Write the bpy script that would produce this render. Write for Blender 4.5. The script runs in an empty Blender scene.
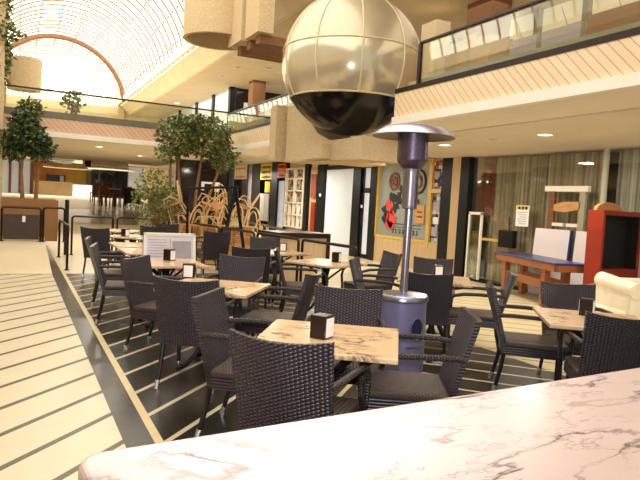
import bpy, bmesh, math, random
from math import sin, cos, pi, radians, sqrt, atan2
from mathutils import Vector, Matrix, Euler
random.seed(7)
S = bpy.context.scene
COL = S.collection
PI = pi

# ------------------------------------------------------------------ mesh helper
class MB:
    def __init__(s): s.v = []; s.f = []
    def add(s, vs, fs):
        o = len(s.v); s.v += [tuple(v) for v in vs]; s.f += [tuple(i + o for i in f) for f in fs]; return s
    def box(s, x0, x1, y0, y1, z0, z1, M=None):
        vs = [(x, y, z) for z in (z0, z1) for y in (y0, y1) for x in (x0, x1)]
        if M is not None: vs = [M @ Vector(v) for v in vs]
        return s.add(vs, [(0, 2, 3, 1), (4, 5, 7, 6), (0, 1, 5, 4), (2, 6, 7, 3), (0, 4, 6, 2), (1, 3, 7, 5)])
    def cbox(s, c, d, M=None):
        return s.box(c[0]-d[0]/2, c[0]+d[0]/2, c[1]-d[1]/2, c[1]+d[1]/2, c[2]-d[2]/2, c[2]+d[2]/2, M)
    def rbox(s, x0, x1, y0, y1, z0, z1, r=.01, seg=2, M=None):
        bm = bmesh.new(); bmesh.ops.create_cube(bm, size=1)
        for v in bm.verts:
            v.co = Vector(((x0+x1)/2 + v.co.x*(x1-x0), (y0+y1)/2 + v.co.y*(y1-y0), (z0+z1)/2 + v.co.z*(z1-z0)))
        bmesh.ops.bevel(bm, geom=bm.edges[:], offset=r, segments=seg, profile=.5, affect='EDGES')
        bm.verts.index_update()
        vs = [v.co.copy() for v in bm.verts]
        if M is not None: vs = [M @ v for v in vs]
        s.add(vs, [[v.index for v in f.verts] for f in bm.faces]); bm.free(); return s
    def tube(s, pts, r, n=8, cap=True, flat=1.0):
        pts = [Vector(p) for p in pts]; rings = []; up = None
        for i, p in enumerate(pts):
            t = (pts[min(i+1, len(pts)-1)] - pts[max(i-1, 0)]).normalized()
            if up is None:
                up = Vector((0, 0, 1)) if abs(t.z) < .9 else Vector((0, 1, 0))
            a = t.cross(up)
            if a.length < 1e-4: a = t.cross(Vector((1, 0, 0)))
            a.normalize(); b = a.cross(t).normalized(); up = b
            rr = r[i] if isinstance(r, (list, tuple)) else r
            rings.append([p + a*cos(2*PI*k/n)*rr + b*sin(2*PI*k/n)*rr*flat for k in range(n)])
        vs = [v for R in rings for v in R]; fs = []
        for i in range(len(pts)-1):
            for k in range(n):
                k2 = (k+1) % n; fs.append((i*n+k, i*n+k2, (i+1)*n+k2, (i+1)*n+k))
        if cap:
            fs.append(tuple(reversed(range(n)))); fs.append(tuple(range((len(pts)-1)*n, len(pts)*n)))
        return s.add(vs, fs)
    def lathe(s, prof, c=(0, 0, 0), n=24, a0=0, a1=2*PI):
        full = abs(a1-a0-2*PI) < 1e-6; m = n if full else n+1
        vs = [(c[0]+r*cos(a0+(a1-a0)*k/n), c[1]+r*sin(a0+(a1-a0)*k/n), c[2]+z) for r, z in prof for k in range(m)]
        fs = []
        for i in range(len(prof)-1):
            for k in range(n):
                k2 = (k+1) % m; fs.append((i*m+k, i*m+k2, (i+1)*m+k2, (i+1)*m+k))
        return s.add(vs, fs)
    def prism(s, poly, z0, z1, axis='z', M=None):
        n = len(poly)
        def P(a, b, h):
            v = (a, b, h) if axis == 'z' else ((h, a, b) if axis == 'x' else (a, h, b))
            return M @ Vector(v) if M is not None else v
        vs = [P(a, b, z0) for a, b in poly] + [P(a, b, z1) for a, b in poly]
        fs = [tuple(reversed(range(n))), tuple(range(n, 2*n))] + [(i, (i+1) % n, n+(i+1) % n, n+i) for i in range(n)]
        return s.add(vs, fs)
    def quad(s, *p): return s.add(p, [(0, 1, 2, 3)])
    def build(s, name, m, parent=None, smooth=False, **kw):
        me = bpy.data.meshes.new(name); me.from_pydata(s.v, [], s.f); me.update()
        bm = bmesh.new(); bm.from_mesh(me)
        bmesh.ops.recalc_face_normals(bm, faces=bm.faces[:]); bm.to_mesh(me); bm.free()
        if smooth:
            for p in me.polygons: p.use_smooth = True
            if smooth != 'all':
                try: me.set_sharp_from_angle(angle=radians(40))
                except Exception: pass
        o = bpy.data.objects.new(name, me); COL.objects.link(o); me.materials.append(m)
        if parent is not None: o.parent = parent
        for k, v in kw.items(): o[k] = v
        return o

def thing(name, label, cat, loc=(0, 0, 0), rz=0, group=None):
    o = bpy.data.objects.new(name, None); o.empty_display_size = .1; COL.objects.link(o)
    o.location = loc; o.rotation_euler = (0, 0, rz); o['label'] = label; o['category'] = cat
    if group: o['group'] = group
    return o
def tag(o, label, cat, group=None):
    o['label'] = label; o['category'] = cat
    if group: o['group'] = group
    return o
def struct(name, mb, m, parent=None, smooth=False):
    o = mb.build(name, m, parent, smooth); o['kind'] = 'structure'; return o
KIDS = {}
def dup(root, loc, rz, label, group=None):
    r = root.copy(); COL.objects.link(r); r.location = loc; r.rotation_euler = (0, 0, rz); r['label'] = label
    if group: r['group'] = group
    for ch in [o for o in list(COL.objects) if o.parent == root]:
        c = ch.copy(); COL.objects.link(c); c.parent = r
        for g in [o for o in list(COL.objects) if o.parent == ch]:
            d = g.copy(); COL.objects.link(d); d.parent = c
    return r

# ------------------------------------------------------------------ materials
def newmat(name):
    m = bpy.data.materials.new(name); m.use_nodes = True
    nt = m.node_tree; b = nt.nodes['Principled BSDF']; return m, nt, b
def N(nt, t, **kw):
    n = nt.nodes.new(t)
    for k, v in kw.items(): setattr(n, k, v)
    return n
def rgb(c): return (c[0], c[1], c[2], 1)
def hexc(r, g, b):
    f = lambda u: (u/255/12.92 if u/255 <= .04045 else ((u/255+.055)/1.055)**2.4)
    return (f(r), f(g), f(b))
def plain(name, c, rough=.5, metal=0, var=.12, scale=6., bump=0, emit=0, spec=None, stretch=(1, 1, 1)):
    m, nt, b = newmat(name)
    tc = N(nt, 'ShaderNodeTexCoord'); mp = N(nt, 'ShaderNodeMapping'); mp.inputs['Scale'].default_value = stretch
    nz = N(nt, 'ShaderNodeTexNoise'); nz.inputs['Scale'].default_value = scale; nz.inputs['Detail'].default_value = 4
    nt.links.new(tc.outputs['Object'], mp.inputs[0]); nt.links.new(mp.outputs[0], nz.inputs['Vector'])
    cr = N(nt, 'ShaderNodeValToRGB')
    cr.color_ramp.elements[0].position = .3; cr.color_ramp.elements[1].position = .7
    cr.color_ramp.elements[0].color = rgb([max(0, u*(1-var)) for u in c]); cr.color_ramp.elements[1].color = rgb([min(1, u*(1+var)) for u in c])
    nt.links.new(nz.outputs['Fac'], cr.inputs[0]); nt.links.new(cr.outputs[0], b.inputs['Base Color'])
    b.inputs['Roughness'].default_value = rough; b.inputs['Metallic'].default_value = metal
    if spec is not None: b.inputs['Specular IOR Level'].default_value = spec
    if bump:
        bp = N(nt, 'ShaderNodeBump'); bp.inputs['Strength'].default_value = bump; bp.inputs['Distance'].default_value = .01
        nt.links.new(nz.outputs['Fac'], bp.inputs['Height']); nt.links.new(bp.outputs[0], b.inputs['Normal'])
    if emit:
        nt.links.new(cr.outputs[0], b.inputs['Emission Color']); b.inputs['Emission Strength'].default_value = emit
    return m
def math(nt, op, a, b=None, c=None):
    n = N(nt, 'ShaderNodeMath', operation=op)
    for i, u in enumerate((a, b, c)):
        if u is None: continue
        if isinstance(u, (int, float)): n.inputs[i].default_value = u
        else: nt.links.new(u, n.inputs[i])
    return n.outputs[0]
def mix(nt, f, a, b):
    n = N(nt, 'ShaderNodeMix', data_type='RGBA')
    for i, u in ((0, f), (6, a), (7, b)):
        if isinstance(u, (int, float)): n.inputs[i].default_value = u
        elif isinstance(u, tuple): n.inputs[i].default_value = rgb(u)
        else: nt.links.new(u, n.inputs[i])
    return n.outputs[2]
def glassmat(name, tint=(.9, .95, .92), gloss=.12, rough=.02, k=.6):
    m = bpy.data.materials.new(name); m.use_nodes = True; nt = m.node_tree; nt.nodes.clear()
    o = N(nt, 'ShaderNodeOutputMaterial'); mx = N(nt, 'ShaderNodeMixShader'); t = N(nt, 'ShaderNodeBsdfTransparent'); g = N(nt, 'ShaderNodeBsdfGlossy')
    t.inputs[0].default_value = rgb(tint); g.inputs['Roughness'].default_value = rough; g.inputs[0].default_value = (1, 1, 1, 1)
    fr = N(nt, 'ShaderNodeLayerWeight'); fr.inputs['Blend'].default_value = .25
    f = math(nt, 'ADD', math(nt, 'MULTIPLY', fr.outputs['Fresnel'], k), gloss*.5)
    nt.links.new(f, mx.inputs[0]); nt.links.new(t.outputs[0], mx.inputs[1]); nt.links.new(g.outputs[0], mx.inputs[2]); nt.links.new(mx.outputs[0], o.inputs[0])
    return m
def stripes_mask(nt, X, Y, sgn, phase, w):
    v = math(nt, 'ADD', Y, math(nt, 'MULTIPLY', X, sgn))
    v = math(nt, 'DIVIDE', math(nt, 'SUBTRACT', v, phase - 50), .5)
    return math(nt, 'LESS_THAN', math(nt, 'FRACT', v), w/.5)

def floor_mat(name, kind):
    m, nt, b = newmat(name)
    tc = N(nt, 'ShaderNodeTexCoord'); sx = N(nt, 'ShaderNodeSeparateXYZ'); nt.links.new(tc.outputs['Object'], sx.inputs[0])
    X, Y = sx.outputs[0], sx.outputs[1]
    nz = N(nt, 'ShaderNodeTexNoise'); nz.inputs['Scale'].default_value = 3.; nz.inputs['Detail'].default_value = 6; nt.links.new(tc.outputs['Object'], nz.inputs['Vector'])
    nf = N(nt, 'ShaderNodeTexNoise'); nf.inputs['Scale'].default_value = 28.; nf.inputs['Detail'].default_value = 8; nt.links.new(tc.outputs['Object'], nf.inputs['Vector'])
    cream = mix(nt, nz.outputs['Fac'], hexc(222, 206, 170), hexc(234, 221, 188))
    if kind == 'walk':
        s = stripes_mask(nt, X, Y, -1., .02, .065)
        s = math(nt, 'MULTIPLY', s, math(nt, 'LESS_THAN', Y, 11.5))
        seam = math(nt, 'LESS_THAN', math(nt, 'ABSOLUTE', math(nt, 'SUBTRACT', Y, 11.55)), .04)
        s = math(nt, 'MAXIMUM', s, seam)
        c = mix(nt, s, cream, hexc(96, 80, 56))
        rough = .32
    elif kind == 'terrace':
        black = mix(nt, nf.outputs['Fac'], hexc(18, 16, 13), hexc(62, 56, 44))
        a = stripes_mask(nt, X, Y, -1., .2, .055)
        d = stripes_mask(nt, X, Y, 1., .27, .05)
        right = math(nt, 'GREATER_THAN', X, 2.8)
        st = math(nt, 'ADD', math(nt, 'MULTIPLY', a, math(nt, 'SUBTRACT', 1., right)), math(nt, 'MULTIPLY', d, right))
        dark = mix(nt, st, black, hexc(220, 202, 164))
        d2 = stripes_mask(nt, X, Y, 1., .27, .05)
        tan = mix(nt, d2, mix(nt, nz.outputs['Fac'], hexc(214, 196, 154), hexc(230, 212, 172)), hexc(120, 102, 74))
        seam = math(nt, 'LESS_THAN', math(nt, 'ABSOLUTE', math(nt, 'SUBTRACT', X, 4.73)), .03)
        c = mix(nt, math(nt, 'GREATER_THAN', X, 4.73), dark, tan)
        c = mix(nt, seam, c, hexc(214, 190, 142))
        far = math(nt, 'GREATER_THAN', Y, 11.6)
        c = mix(nt, far, c, cream)
        rough = .3
    nt.links.new(c, b.inputs['Base Color']); b.inputs['Roughness'].default_value = rough
    b.inputs['Specular IOR Level'].default_value = .35
    return m

def weave_mat(name, c0, c1, sx=34., sz=62., axes='xz', rough=.42):
    m, nt, b = newmat(name)
    tc = N(nt, 'ShaderNodeTexCoord'); sp = N(nt, 'ShaderNodeSeparateXYZ'); nt.links.new(tc.outputs['Object'], sp.inputs[0])
    A = {'x': sp.outputs[0], 'y': sp.outputs[1], 'z': sp.outputs[2], 'w': math(nt, 'SUBTRACT', sp.outputs[1], sp.outputs[2])}
    u = math(nt, 'MULTIPLY', A[axes[0]], sx); v = math(nt, 'MULTIPLY', A[axes[1]], sz)
    row = math(nt, 'FLOOR', math(nt, 'ADD', u, 100.5)); off = math(nt, 'MULTIPLY', math(nt, 'MODULO', row, 2.), .5)
    fu = math(nt, 'FRACT', math(nt, 'ADD', u, 100.5)); fv = math(nt, 'FRACT', math(nt, 'ADD', math(nt, 'ADD', v, off), 100.))
    hu = math(nt, 'SINE', math(nt, 'MULTIPLY', fu, PI)); hv = math(nt, 'SINE', math(nt, 'MULTIPLY', fv, PI))
    h = math(nt, 'MULTIPLY', math(nt, 'POWER', hu, .5), math(nt, 'POWER', hv, .6))
    col = mix(nt, h, c0, c1); nt.links.new(col, b.inputs['Base Color'])
    bp = N(nt, 'ShaderNodeBump'); bp.inputs['Strength'].default_value = .9; bp.inputs['Distance'].default_value = .008
    nt.links.new(h, bp.inputs['Height']); nt.links.new(bp.outputs[0], b.inputs['Normal'])
    b.inputs['Roughness'].default_value = rough
    return m

def marble_mat(name, base0, base1, vein, scale=1.6, thr=.035, rough=.2, rot=.5, stretch=(1, 2.4, 1), fine=False, gate0=.47):
    m, nt, b = newmat(name)
    tc = N(nt, 'ShaderNodeTexCoord'); mp = N(nt, 'ShaderNodeMapping'); mp.inputs['Rotation'].default_value = (0, 0, rot); mp.inputs['Scale'].default_value = stretch
    nt.links.new(tc.outputs['Object'], mp.inputs[0])
    n1 = N(nt, 'ShaderNodeTexNoise'); n1.inputs['Scale'].default_value = scale; n1.inputs['Detail'].default_value = 7; n1.inputs['Roughness'].default_value = .58; n1.inputs['Distortion'].default_value = .5
    nt.links.new(mp.outputs[0], n1.inputs['Vector'])
    n2 = N(nt, 'ShaderNodeTexNoise'); n2.inputs['Scale'].default_value = scale*.9; n2.inputs['Detail'].default_value = 3; nt.links.new(tc.outputs['Object'], n2.inputs['Vector'])
    n3 = N(nt, 'ShaderNodeTexNoise'); n3.inputs['Scale'].default_value = scale*1.5; n3.inputs['Detail'].default_value = 2; n3.noise_dimensions = '4D'; n3.inputs['W'].default_value = 3.3; nt.links.new(tc.outputs['Object'], n3.inputs['Vector'])
    base = mix(nt, n2.outputs['Fac'], base0, base1)
    d = math(nt, 'ABSOLUTE', math(nt, 'SUBTRACT', n1.outputs['Fac'], .5))
    k = math(nt, 'SUBTRACT', 1., math(nt, 'MINIMUM', math(nt, 'DIVIDE', d, thr), 1.))
    gate = math(nt, 'MINIMUM', math(nt, 'MAXIMUM', math(nt, 'MULTIPLY', math(nt, 'SUBTRACT', n3.outputs['Fac'], gate0), 9.), 0.), 1.)
    if fine:
        n4 = N(nt, 'ShaderNodeTexNoise'); n4.inputs['Scale'].default_value = scale*2.1; n4.inputs['Detail'].default_value = 8; n4.inputs['Roughness'].default_value = .62; n4.noise_dimensions = '4D'; n4.inputs['W'].default_value = 8.1
        nt.links.new(mp.outputs[0], n4.inputs['Vector'])
        k2 = math(nt, 'SUBTRACT', 1., math(nt, 'MINIMUM', math(nt, 'DIVIDE', math(nt, 'ABSOLUTE', math(nt, 'SUBTRACT', n4.outputs['Fac'], .5)), thr*.6), 1.))
        k = math(nt, 'MAXIMUM', k, math(nt, 'MULTIPLY', k2, .45))
    k = math(nt, 'MULTIPLY', math(nt, 'MULTIPLY', k, gate), .9)
    c = mix(nt, k, base, vein); nt.links.new(c, b.inputs['Base Color']); b.inputs['Roughness'].default_value = rough
    return m
def planks_mat(name, c0, c1, line, per=.22, ax='y', slope=0.9, w=.05):
    m, nt, b = newmat(name)
    tc = N(nt, 'ShaderNodeTexCoord'); sp = N(nt, 'ShaderNodeSeparateXYZ'); nt.links.new(tc.outputs['Object'], sp.inputs[0])
    a = sp.outputs[1] if ax == 'y' else sp.outputs[0]
    v = math(nt, 'DIVIDE', math(nt, 'ADD', a, math(nt, 'MULTIPLY', sp.outputs[2], slope)), per)
    f = math(nt, 'FRACT', math(nt, 'ADD', v, 200.)); s = math(nt, 'LESS_THAN', f, w)
    wn = N(nt, 'ShaderNodeTexWhiteNoise', noise_dimensions='1D'); nt.links.new(math(nt, 'FLOOR', v), wn.inputs['W'])
    base = mix(nt, wn.outputs['Value'], c0, c1)
    nt.links.new(mix(nt, s, base, line), b.inputs['Base Color']); b.inputs['Roughness'].default_value = .45
    return m
def curtain_mat(name, c0, c1, c2, sc=60):
    m, nt, b = newmat(name)
    tc = N(nt, 'ShaderNodeTexCoord'); mp = N(nt, 'ShaderNodeMapping'); mp.inputs['Scale'].default_value = (sc, sc, .35); nt.links.new(tc.outputs['Object'], mp.inputs[0])
    n1 = N(nt, 'ShaderNodeTexNoise'); n1.inputs['Scale'].default_value = .22; n1.inputs['Detail'].default_value = 5; n1.inputs['Roughness'].default_value = .75; nt.links.new(mp.outputs[0], n1.inputs['Vector'])
    cr = N(nt, 'ShaderNodeValToRGB'); e = cr.color_ramp.elements; e[0].position = .34; e[1].position = .68; e[0].color = rgb(c0); e[1].color = rgb(c2)
    k = cr.color_ramp.elements.new(.5); k.color = rgb(c1)
    nt.links.new(n1.outputs['Fac'], cr.inputs[0]); nt.links.new(cr.outputs[0], b.inputs['Base Color']); b.inputs['Roughness'].default_value = .8
    return m
def emis(name, c, s):
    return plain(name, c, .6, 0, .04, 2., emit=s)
def leaf_mat(name, c0, c1, c2):
    m, nt, b = newmat(name)
    tc = N(nt, 'ShaderNodeTexCoord'); n1 = N(nt, 'ShaderNodeTexNoise'); n1.inputs['Scale'].default_value = 9.; n1.inputs['Detail'].default_value = 5; nt.links.new(tc.outputs['Object'], n1.inputs['Vector'])
    cr = N(nt, 'ShaderNodeValToRGB'); e = cr.color_ramp.elements; e[0].position = .35; e[1].position = .68; e[0].color = rgb(c0); e[1].color = rgb(c2)
    k = e.new(.52); k.color = rgb(c1)
    nt.links.new(n1.outputs['Fac'], cr.inputs[0]); nt.links.new(cr.outputs[0], b.inputs['Base Color']); b.inputs['Roughness'].default_value = .5
    return m

M = {}
M['walk'] = floor_mat('walkway_tile', 'walk'); M['terrace'] = floor_mat('terrace_tile', 'terrace')
M['blackband'] = plain('dark_stone_band', hexc(58, 51, 38), .3, 0, .25, 9)
M['creamband'] = plain('cream_stone_band', hexc(226, 202, 152), .4, 0, .08)
M['concrete'] = plain('tan_concrete', hexc(208, 184, 142), .85, 0, .14, 34, bump=.35)
M['concrete_dark'] = plain('brown_concrete', hexc(140, 100, 66), .85, 0, .14, 20, bump=.3)
M['soffit'] = plain('soffit_plaster', hexc(226, 212, 188), .75, 0, .04, 2)
M['soffit_light'] = plain('soffit_outer_strip', hexc(240, 228, 206), .7, 0, .04, 2)
M['upper_ceiling'] = plain('upper_ceiling_plaster', hexc(216, 198, 162), .8, 0, .06, 2)
M['white_paint'] = plain('white_paint', hexc(250, 242, 226), .5, 0, .03, 3)
M['cream_wall'] = plain('cream_wall', hexc(234, 216, 178), .7, 0, .06, 2)
M['planks'] = planks_mat('fascia_planks', hexc(244, 218, 180), hexc(238, 208, 168), hexc(160, 132, 96), .125, 'y', -1.0, .08)
M['planks_x'] = planks_mat('fascia_planks_cross', hexc(230, 190, 158), hexc(222, 180, 146), hexc(160, 122, 92), .13, 'x', 1.0, .09)
M['pillar'] = plain('pillar_wood', hexc(206, 176, 136), .55, 0, .1, 5, stretch=(3, 3, .4))
M['black'] = plain('black_metal', (.008, .007, .007), .45, 0, .2, 8, spec=.25)
M['rail'] = plain('dark_brown_rail', hexc(44, 30, 22), .35, .4, .2, 8)
M['weave_back'] = weave_mat('rattan_weave_back', hexc(6, 4, 5), hexc(72, 60, 66), 44., 52., 'xz', .3)
M['weave_seat'] = weave_mat('rattan_weave_seat', hexc(12, 8, 6), hexc(104, 84, 70), 44., 52., 'xw', .4)
M['weave_arm'] = weave_mat('rattan_weave_arm', hexc(14, 11, 11), hexc(74, 60, 54), 60., 60., 'yz')
M['leg'] = plain('dark_leg_tube', hexc(36, 29, 28), .35, .2, .15, 20)
M['alu'] = plain('aluminium', hexc(216, 214, 214), .25, .9, .05, 8)
M['table_marble'] = marble_mat('peach_marble', hexc(218, 176, 132), hexc(238, 204, 164), hexc(70, 54, 40), 2.6, .032, .22, .9, (1, 3.2, 1), True, .44)
M['counter_marble'] = marble_mat('pink_white_marble', hexc(198, 168, 158), hexc(224, 206, 202), hexc(24, 22, 25), 1.5, .02, .25, .55, (1, 3.0, 1), True, .42)
M['iron'] = plain('cast_iron', (.015, .014, .015), .45, .5, .2, 10)
M['steel'] = plain('brushed_steel', hexc(176, 172, 186), .28, .95, .08, 12, stretch=(1, 1, .1))
M['steel_dark'] = plain('burner_mesh_steel', hexc(112, 98, 116), .35, .8, .25, 40)
M['heater_body'] = plain('heater_grey_body', hexc(128, 120, 156), .42, .3, .06, 5)
M['holder'] = plain('dark_holder_metal', hexc(52, 38, 36), .3, .5, .1, 8)
M['paper'] = plain('white_paper', hexc(250, 246, 244), .8, 0, .02, 8)
M['sign_panel'] = plain('pale_poster', hexc(226, 216, 220), .6, 0, .1, 5)
M['pink'] = plain('dusty_red_panel', hexc(176, 112, 98), .6, 0, .08, 8)
M['grey_print'] = plain('grey_print', hexc(176, 164, 170), .7, 0, .1, 8)
M['rib'] = plain('skylight_rib', hexc(140, 114, 78), .6, 0, .05)
M['vault'] = emis('skylight_panel', (1., .97, .91), 2.15)
M['far_light'] = emis('bright_skylight_end', (1., .95, .85), 1.5)
M['blind'] = emis('cream_blind_glow', hexc(248, 234, 200), .42)  # slight glow added so the blinds look backlit
M['grey_sill'] = plain('grey_green_sill', hexc(170, 160, 130), .5, 0, .08, 4)
M['glass'] = glassmat('clear_glass'); M['rail_glass'] = glassmat('railing_glass', (.86, .88, .8), .06)
M['rail_glass_clear'] = glassmat('near_railing_glass', (.9, .91, .84), .02, k=.28)
M['shop_glass'] = glassmat('shop_glass', (.95, .97, .95), .05)
M['dark_glass'] = plain('dark_shop_glass', hexc(40, 34, 30), .08, .1, .35, 2.5)
M['dark_glass2'] = plain('dim_shop_interior', hexc(66, 58, 56), .15, .1, .5, 1.4)
M['cardboard'] = plain('cardboard', hexc(190, 152, 100), .85, 0, .08, 3)
M['lavender'] = plain('pale_lilac_board', hexc(176, 164, 168), .7, 0, .04, 3)
M['brown_panel'] = plain('brown_panel', hexc(146, 108, 66), .6, 0, .12, 3, stretch=(1, .4, 4))
M['sphere_gold'] = plain('bronze_mirror_dome', hexc(200, 188, 160), .33, .5, .05, 3)
M['sphere_band'] = plain('bronze_mirror_band', hexc(214, 202, 172), .16, .5, .05, 3)
M['sphere_black'] = plain('black_gloss_bowl', hexc(20, 17, 15), .16, .2, .2, 3)
M['seam'] = plain('cream_seam', hexc(222, 204, 164), .45, .2, .05)
M['curtain'] = curtain_mat('string_curtain', hexc(92, 78, 58), hexc(164, 146, 118), hexc(210, 196, 168))
M['curtain_grey'] = curtain_mat('grey_string_curtain', hexc(116, 108, 98), hexc(178, 170, 158), hexc(220, 214, 204))
M['curtain_red'] = plain('dark_red_drape', hexc(116, 46, 38), .8, 0, .3, 6, stretch=(6, 6, .4))
M['blue_top'] = plain('blue_table_top', hexc(46, 52, 104), .3, 0, .08, 3)
M['orange_wood'] = plain('orange_wood', hexc(164, 98, 54), .45, 0, .18, 5, stretch=(1, .5, 5))
M['white_board'] = plain('white_board', hexc(240, 228, 226), .5, 0, .03, 3)
M['red_paint'] = plain('red_cabinet_paint', hexc(146, 46, 28), .4, 0, .12, 4)
M['inside_black'] = plain('black_lining', (.008, .006, .006), .7, 0, .2, 4)
M['cream_leather'] = plain('cream_leather', hexc(240, 230, 206), .5, 0, .06, 7, bump=.15)
M['tan_wood'] = plain('tan_wood', hexc(206, 154, 92), .55, 0, .15, 6, stretch=(1, 1, 4))
M['brown_wood'] = plain('brown_wood', hexc(126, 74, 38), .5, 0, .2, 6, stretch=(1, 1, 4))
M['bent'] = plain('pale_bentwood', hexc(226, 190, 136), .4, 0, .1, 9)
M['brown_box'] = plain('brown_planter_wall', hexc(158, 112, 66), .7, 0, .07, 3)
M['bark'] = plain('bark', hexc(150, 108, 70), .85, 0, .25, 14, bump=.4)
M['bark_red'] = plain('reddish_bark', hexc(160, 96, 60), .85, 0, .2, 14)
M['leaf'] = leaf_mat('ficus_leaf', hexc(52, 58, 20), hexc(98, 112, 48), hexc(156, 162, 84))
M['leaf_dark'] = leaf_mat('dark_leaf', hexc(30, 40, 16), hexc(60, 78, 32), hexc(112, 124, 60))
M['leaf_light'] = leaf_mat('olive_leaf', hexc(84, 88, 36), hexc(136, 138, 66), hexc(182, 176, 108))
M['door_pane'] = plain('pane_sky_glow', hexc(222, 230, 246), .12, 0, .04, 2, emit=.18)  # pale blue and slight glow stand in for sky reflected in the panes
M['white_panel'] = plain('pale_grey_hoarding_glow', hexc(224, 234, 244), .5, 0, .05, 1.5, emit=.1)  # slight glow added to brighten the pale panels
M['poster'] = plain('grey_blue_poster', hexc(150, 158, 152), .35, 0, .12, 2.)
M['poster_dark'] = plain('poster_dark_ink', hexc(44, 40, 40), .5, 0, .2, 5)
M['poster_red'] = plain('poster_red_ink', hexc(222, 66, 62), .5, 0, .15, 6)
M['poster_rust'] = plain('poster_rust_ink', hexc(140, 78, 60), .5, 0, .3, 8)
M['yellow_frame'] = plain('yellow_wood_frame', hexc(218, 180, 92), .45, 0, .08, 5)
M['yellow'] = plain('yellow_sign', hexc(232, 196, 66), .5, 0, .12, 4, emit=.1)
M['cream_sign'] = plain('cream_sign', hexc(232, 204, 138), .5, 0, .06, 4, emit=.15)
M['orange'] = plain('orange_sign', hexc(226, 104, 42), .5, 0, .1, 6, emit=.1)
M['olive_ink'] = plain('olive_ink', hexc(120, 98, 30), .6)
M['lamp'] = emis('downlight_disc', (1, .96, .86), 6)
M['vent'] = plain('dim_downlight', hexc(150, 124, 84), .5)
M['counter_glow'] = emis('white_lit_counter', (.96, .97, 1), .9)
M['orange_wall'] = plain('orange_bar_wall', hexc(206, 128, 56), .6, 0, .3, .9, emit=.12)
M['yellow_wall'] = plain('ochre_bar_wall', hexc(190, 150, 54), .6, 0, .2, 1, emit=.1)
M['teal'] = plain('teal_panel', hexc(70, 120, 130), .3, 0, .3, 1)
M['green_canopy'] = plain('dark_green_canopy', hexc(34, 46, 36), .7)
M['screen'] = plain('dark_menu_display', hexc(56, 56, 64), .2, 0, .4, 2)
M['beige_tile'] = plain('bar_front_tile', hexc(186, 158, 118), .5, 0, .12, 2)
M['ramp'] = plain('ramp_tile', hexc(230, 212, 174), .4, 0, .06, 1.2)
M['ramp_grey'] = plain('grey_tile', hexc(150, 132, 100), .3, 0, .2, 1.5)

# product displays: coloured cells on the white shelving unit
def cells_mat(name, cols, sx, sz):
    m, nt, b = newmat(name)
    tc = N(nt, 'ShaderNodeTexCoord'); sp = N(nt, 'ShaderNodeSeparateXYZ'); nt.links.new(tc.outputs['Object'], sp.inputs[0])
    cx = N(nt, 'ShaderNodeCombineXYZ')
    nt.links.new(math(nt, 'FLOOR', math(nt, 'MULTIPLY', sp.outputs[1], sx)), cx.inputs[0]); nt.links.new(math(nt, 'FLOOR', math(nt, 'MULTIPLY', sp.outputs[2], sz)), cx.inputs[1])
    wn = N(nt, 'ShaderNodeTexWhiteNoise', noise_dimensions='2D'); nt.links.new(cx.outputs[0], wn.inputs['Vector'])
    cr = N(nt, 'ShaderNodeValToRGB'); cr.color_ramp.interpolation = 'CONSTANT'; e = cr.color_ramp.elements
    e[0].color = rgb(cols[0]); e[0].position = 0
    e[1].color = rgb(cols[1]); e[1].position = 1/len(cols)
    for i, c in enumerate(cols[2:]):
        k = e.new((i+2)/len(cols)); k.color = rgb(c)
    nt.links.new(wn.outputs['Value'], cr.inputs[0]); nt.links.new(cr.outputs[0], b.inputs['Base Color']); b.inputs['Roughness'].default_value = .6
    return m
M['goods'] = cells_mat('shelf_goods', [hexc(190, 160, 120), hexc(96, 62, 44), hexc(222, 208, 190), hexc(70, 66, 96), hexc(158, 92, 60), hexc(210, 190, 160), hexc(110, 116, 90)], 9., 11.)
M['scraps'] = cells_mat('shop_window_prints', [hexc(170, 176, 176), hexc(58, 62, 70), hexc(206, 206, 200), hexc(96, 112, 128), hexc(40, 40, 44), hexc(196, 90, 76)], 9., 12.)

# ------------------------------------------------------------------ room shell
Yn = -4.0            # near end behind the camera
struct('floor', MB().box(-6, .62, Yn, 30, -.2, 0), M['walk'])
struct('floor_terrace', MB().box(.845, 9.6, Yn, 30, -.2, 0), M['terrace'])
struct('trim_1', MB().box(.62, .79, Yn, 17.5, -.2, .001), M['blackband'])
struct('trim_2', MB().box(.79, .845, Yn, 17.5, -.2, .002), M['creamband'])
struct('trim_3', MB().box(.62, .845, 17.5, 30, -.2, .0), M['ramp'])
# far concourse climbs behind the planter
struct('floor_walk_ramp', MB().prism([(11.55, -.1), (11.55, .004), (15.1, .40), (16.2, .40), (16.2, -.1)], -6, .62, 'x'), M['ramp'])
struct('floor_ramp', MB().prism([(22.3, 0), (30, 1.1), (52, 1.1), (52, .9), (30, .9), (22.3, -.1)], 1.45, 12, 'x'), M['ramp'])
struct('floor_far', MB().box(-6, 1.45, 26, 52, .9, 1.1), M['ramp'])
struct('trim_4', MB().add([(1.45, 24.2, .2815), (5.2, 24.2, .2815), (5.2, 27.2, .71), (1.45, 27.2, .71)], [(0, 1, 2, 3)]), M['ramp_grey'])

XF, XW = 5.2, 9.1
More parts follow.
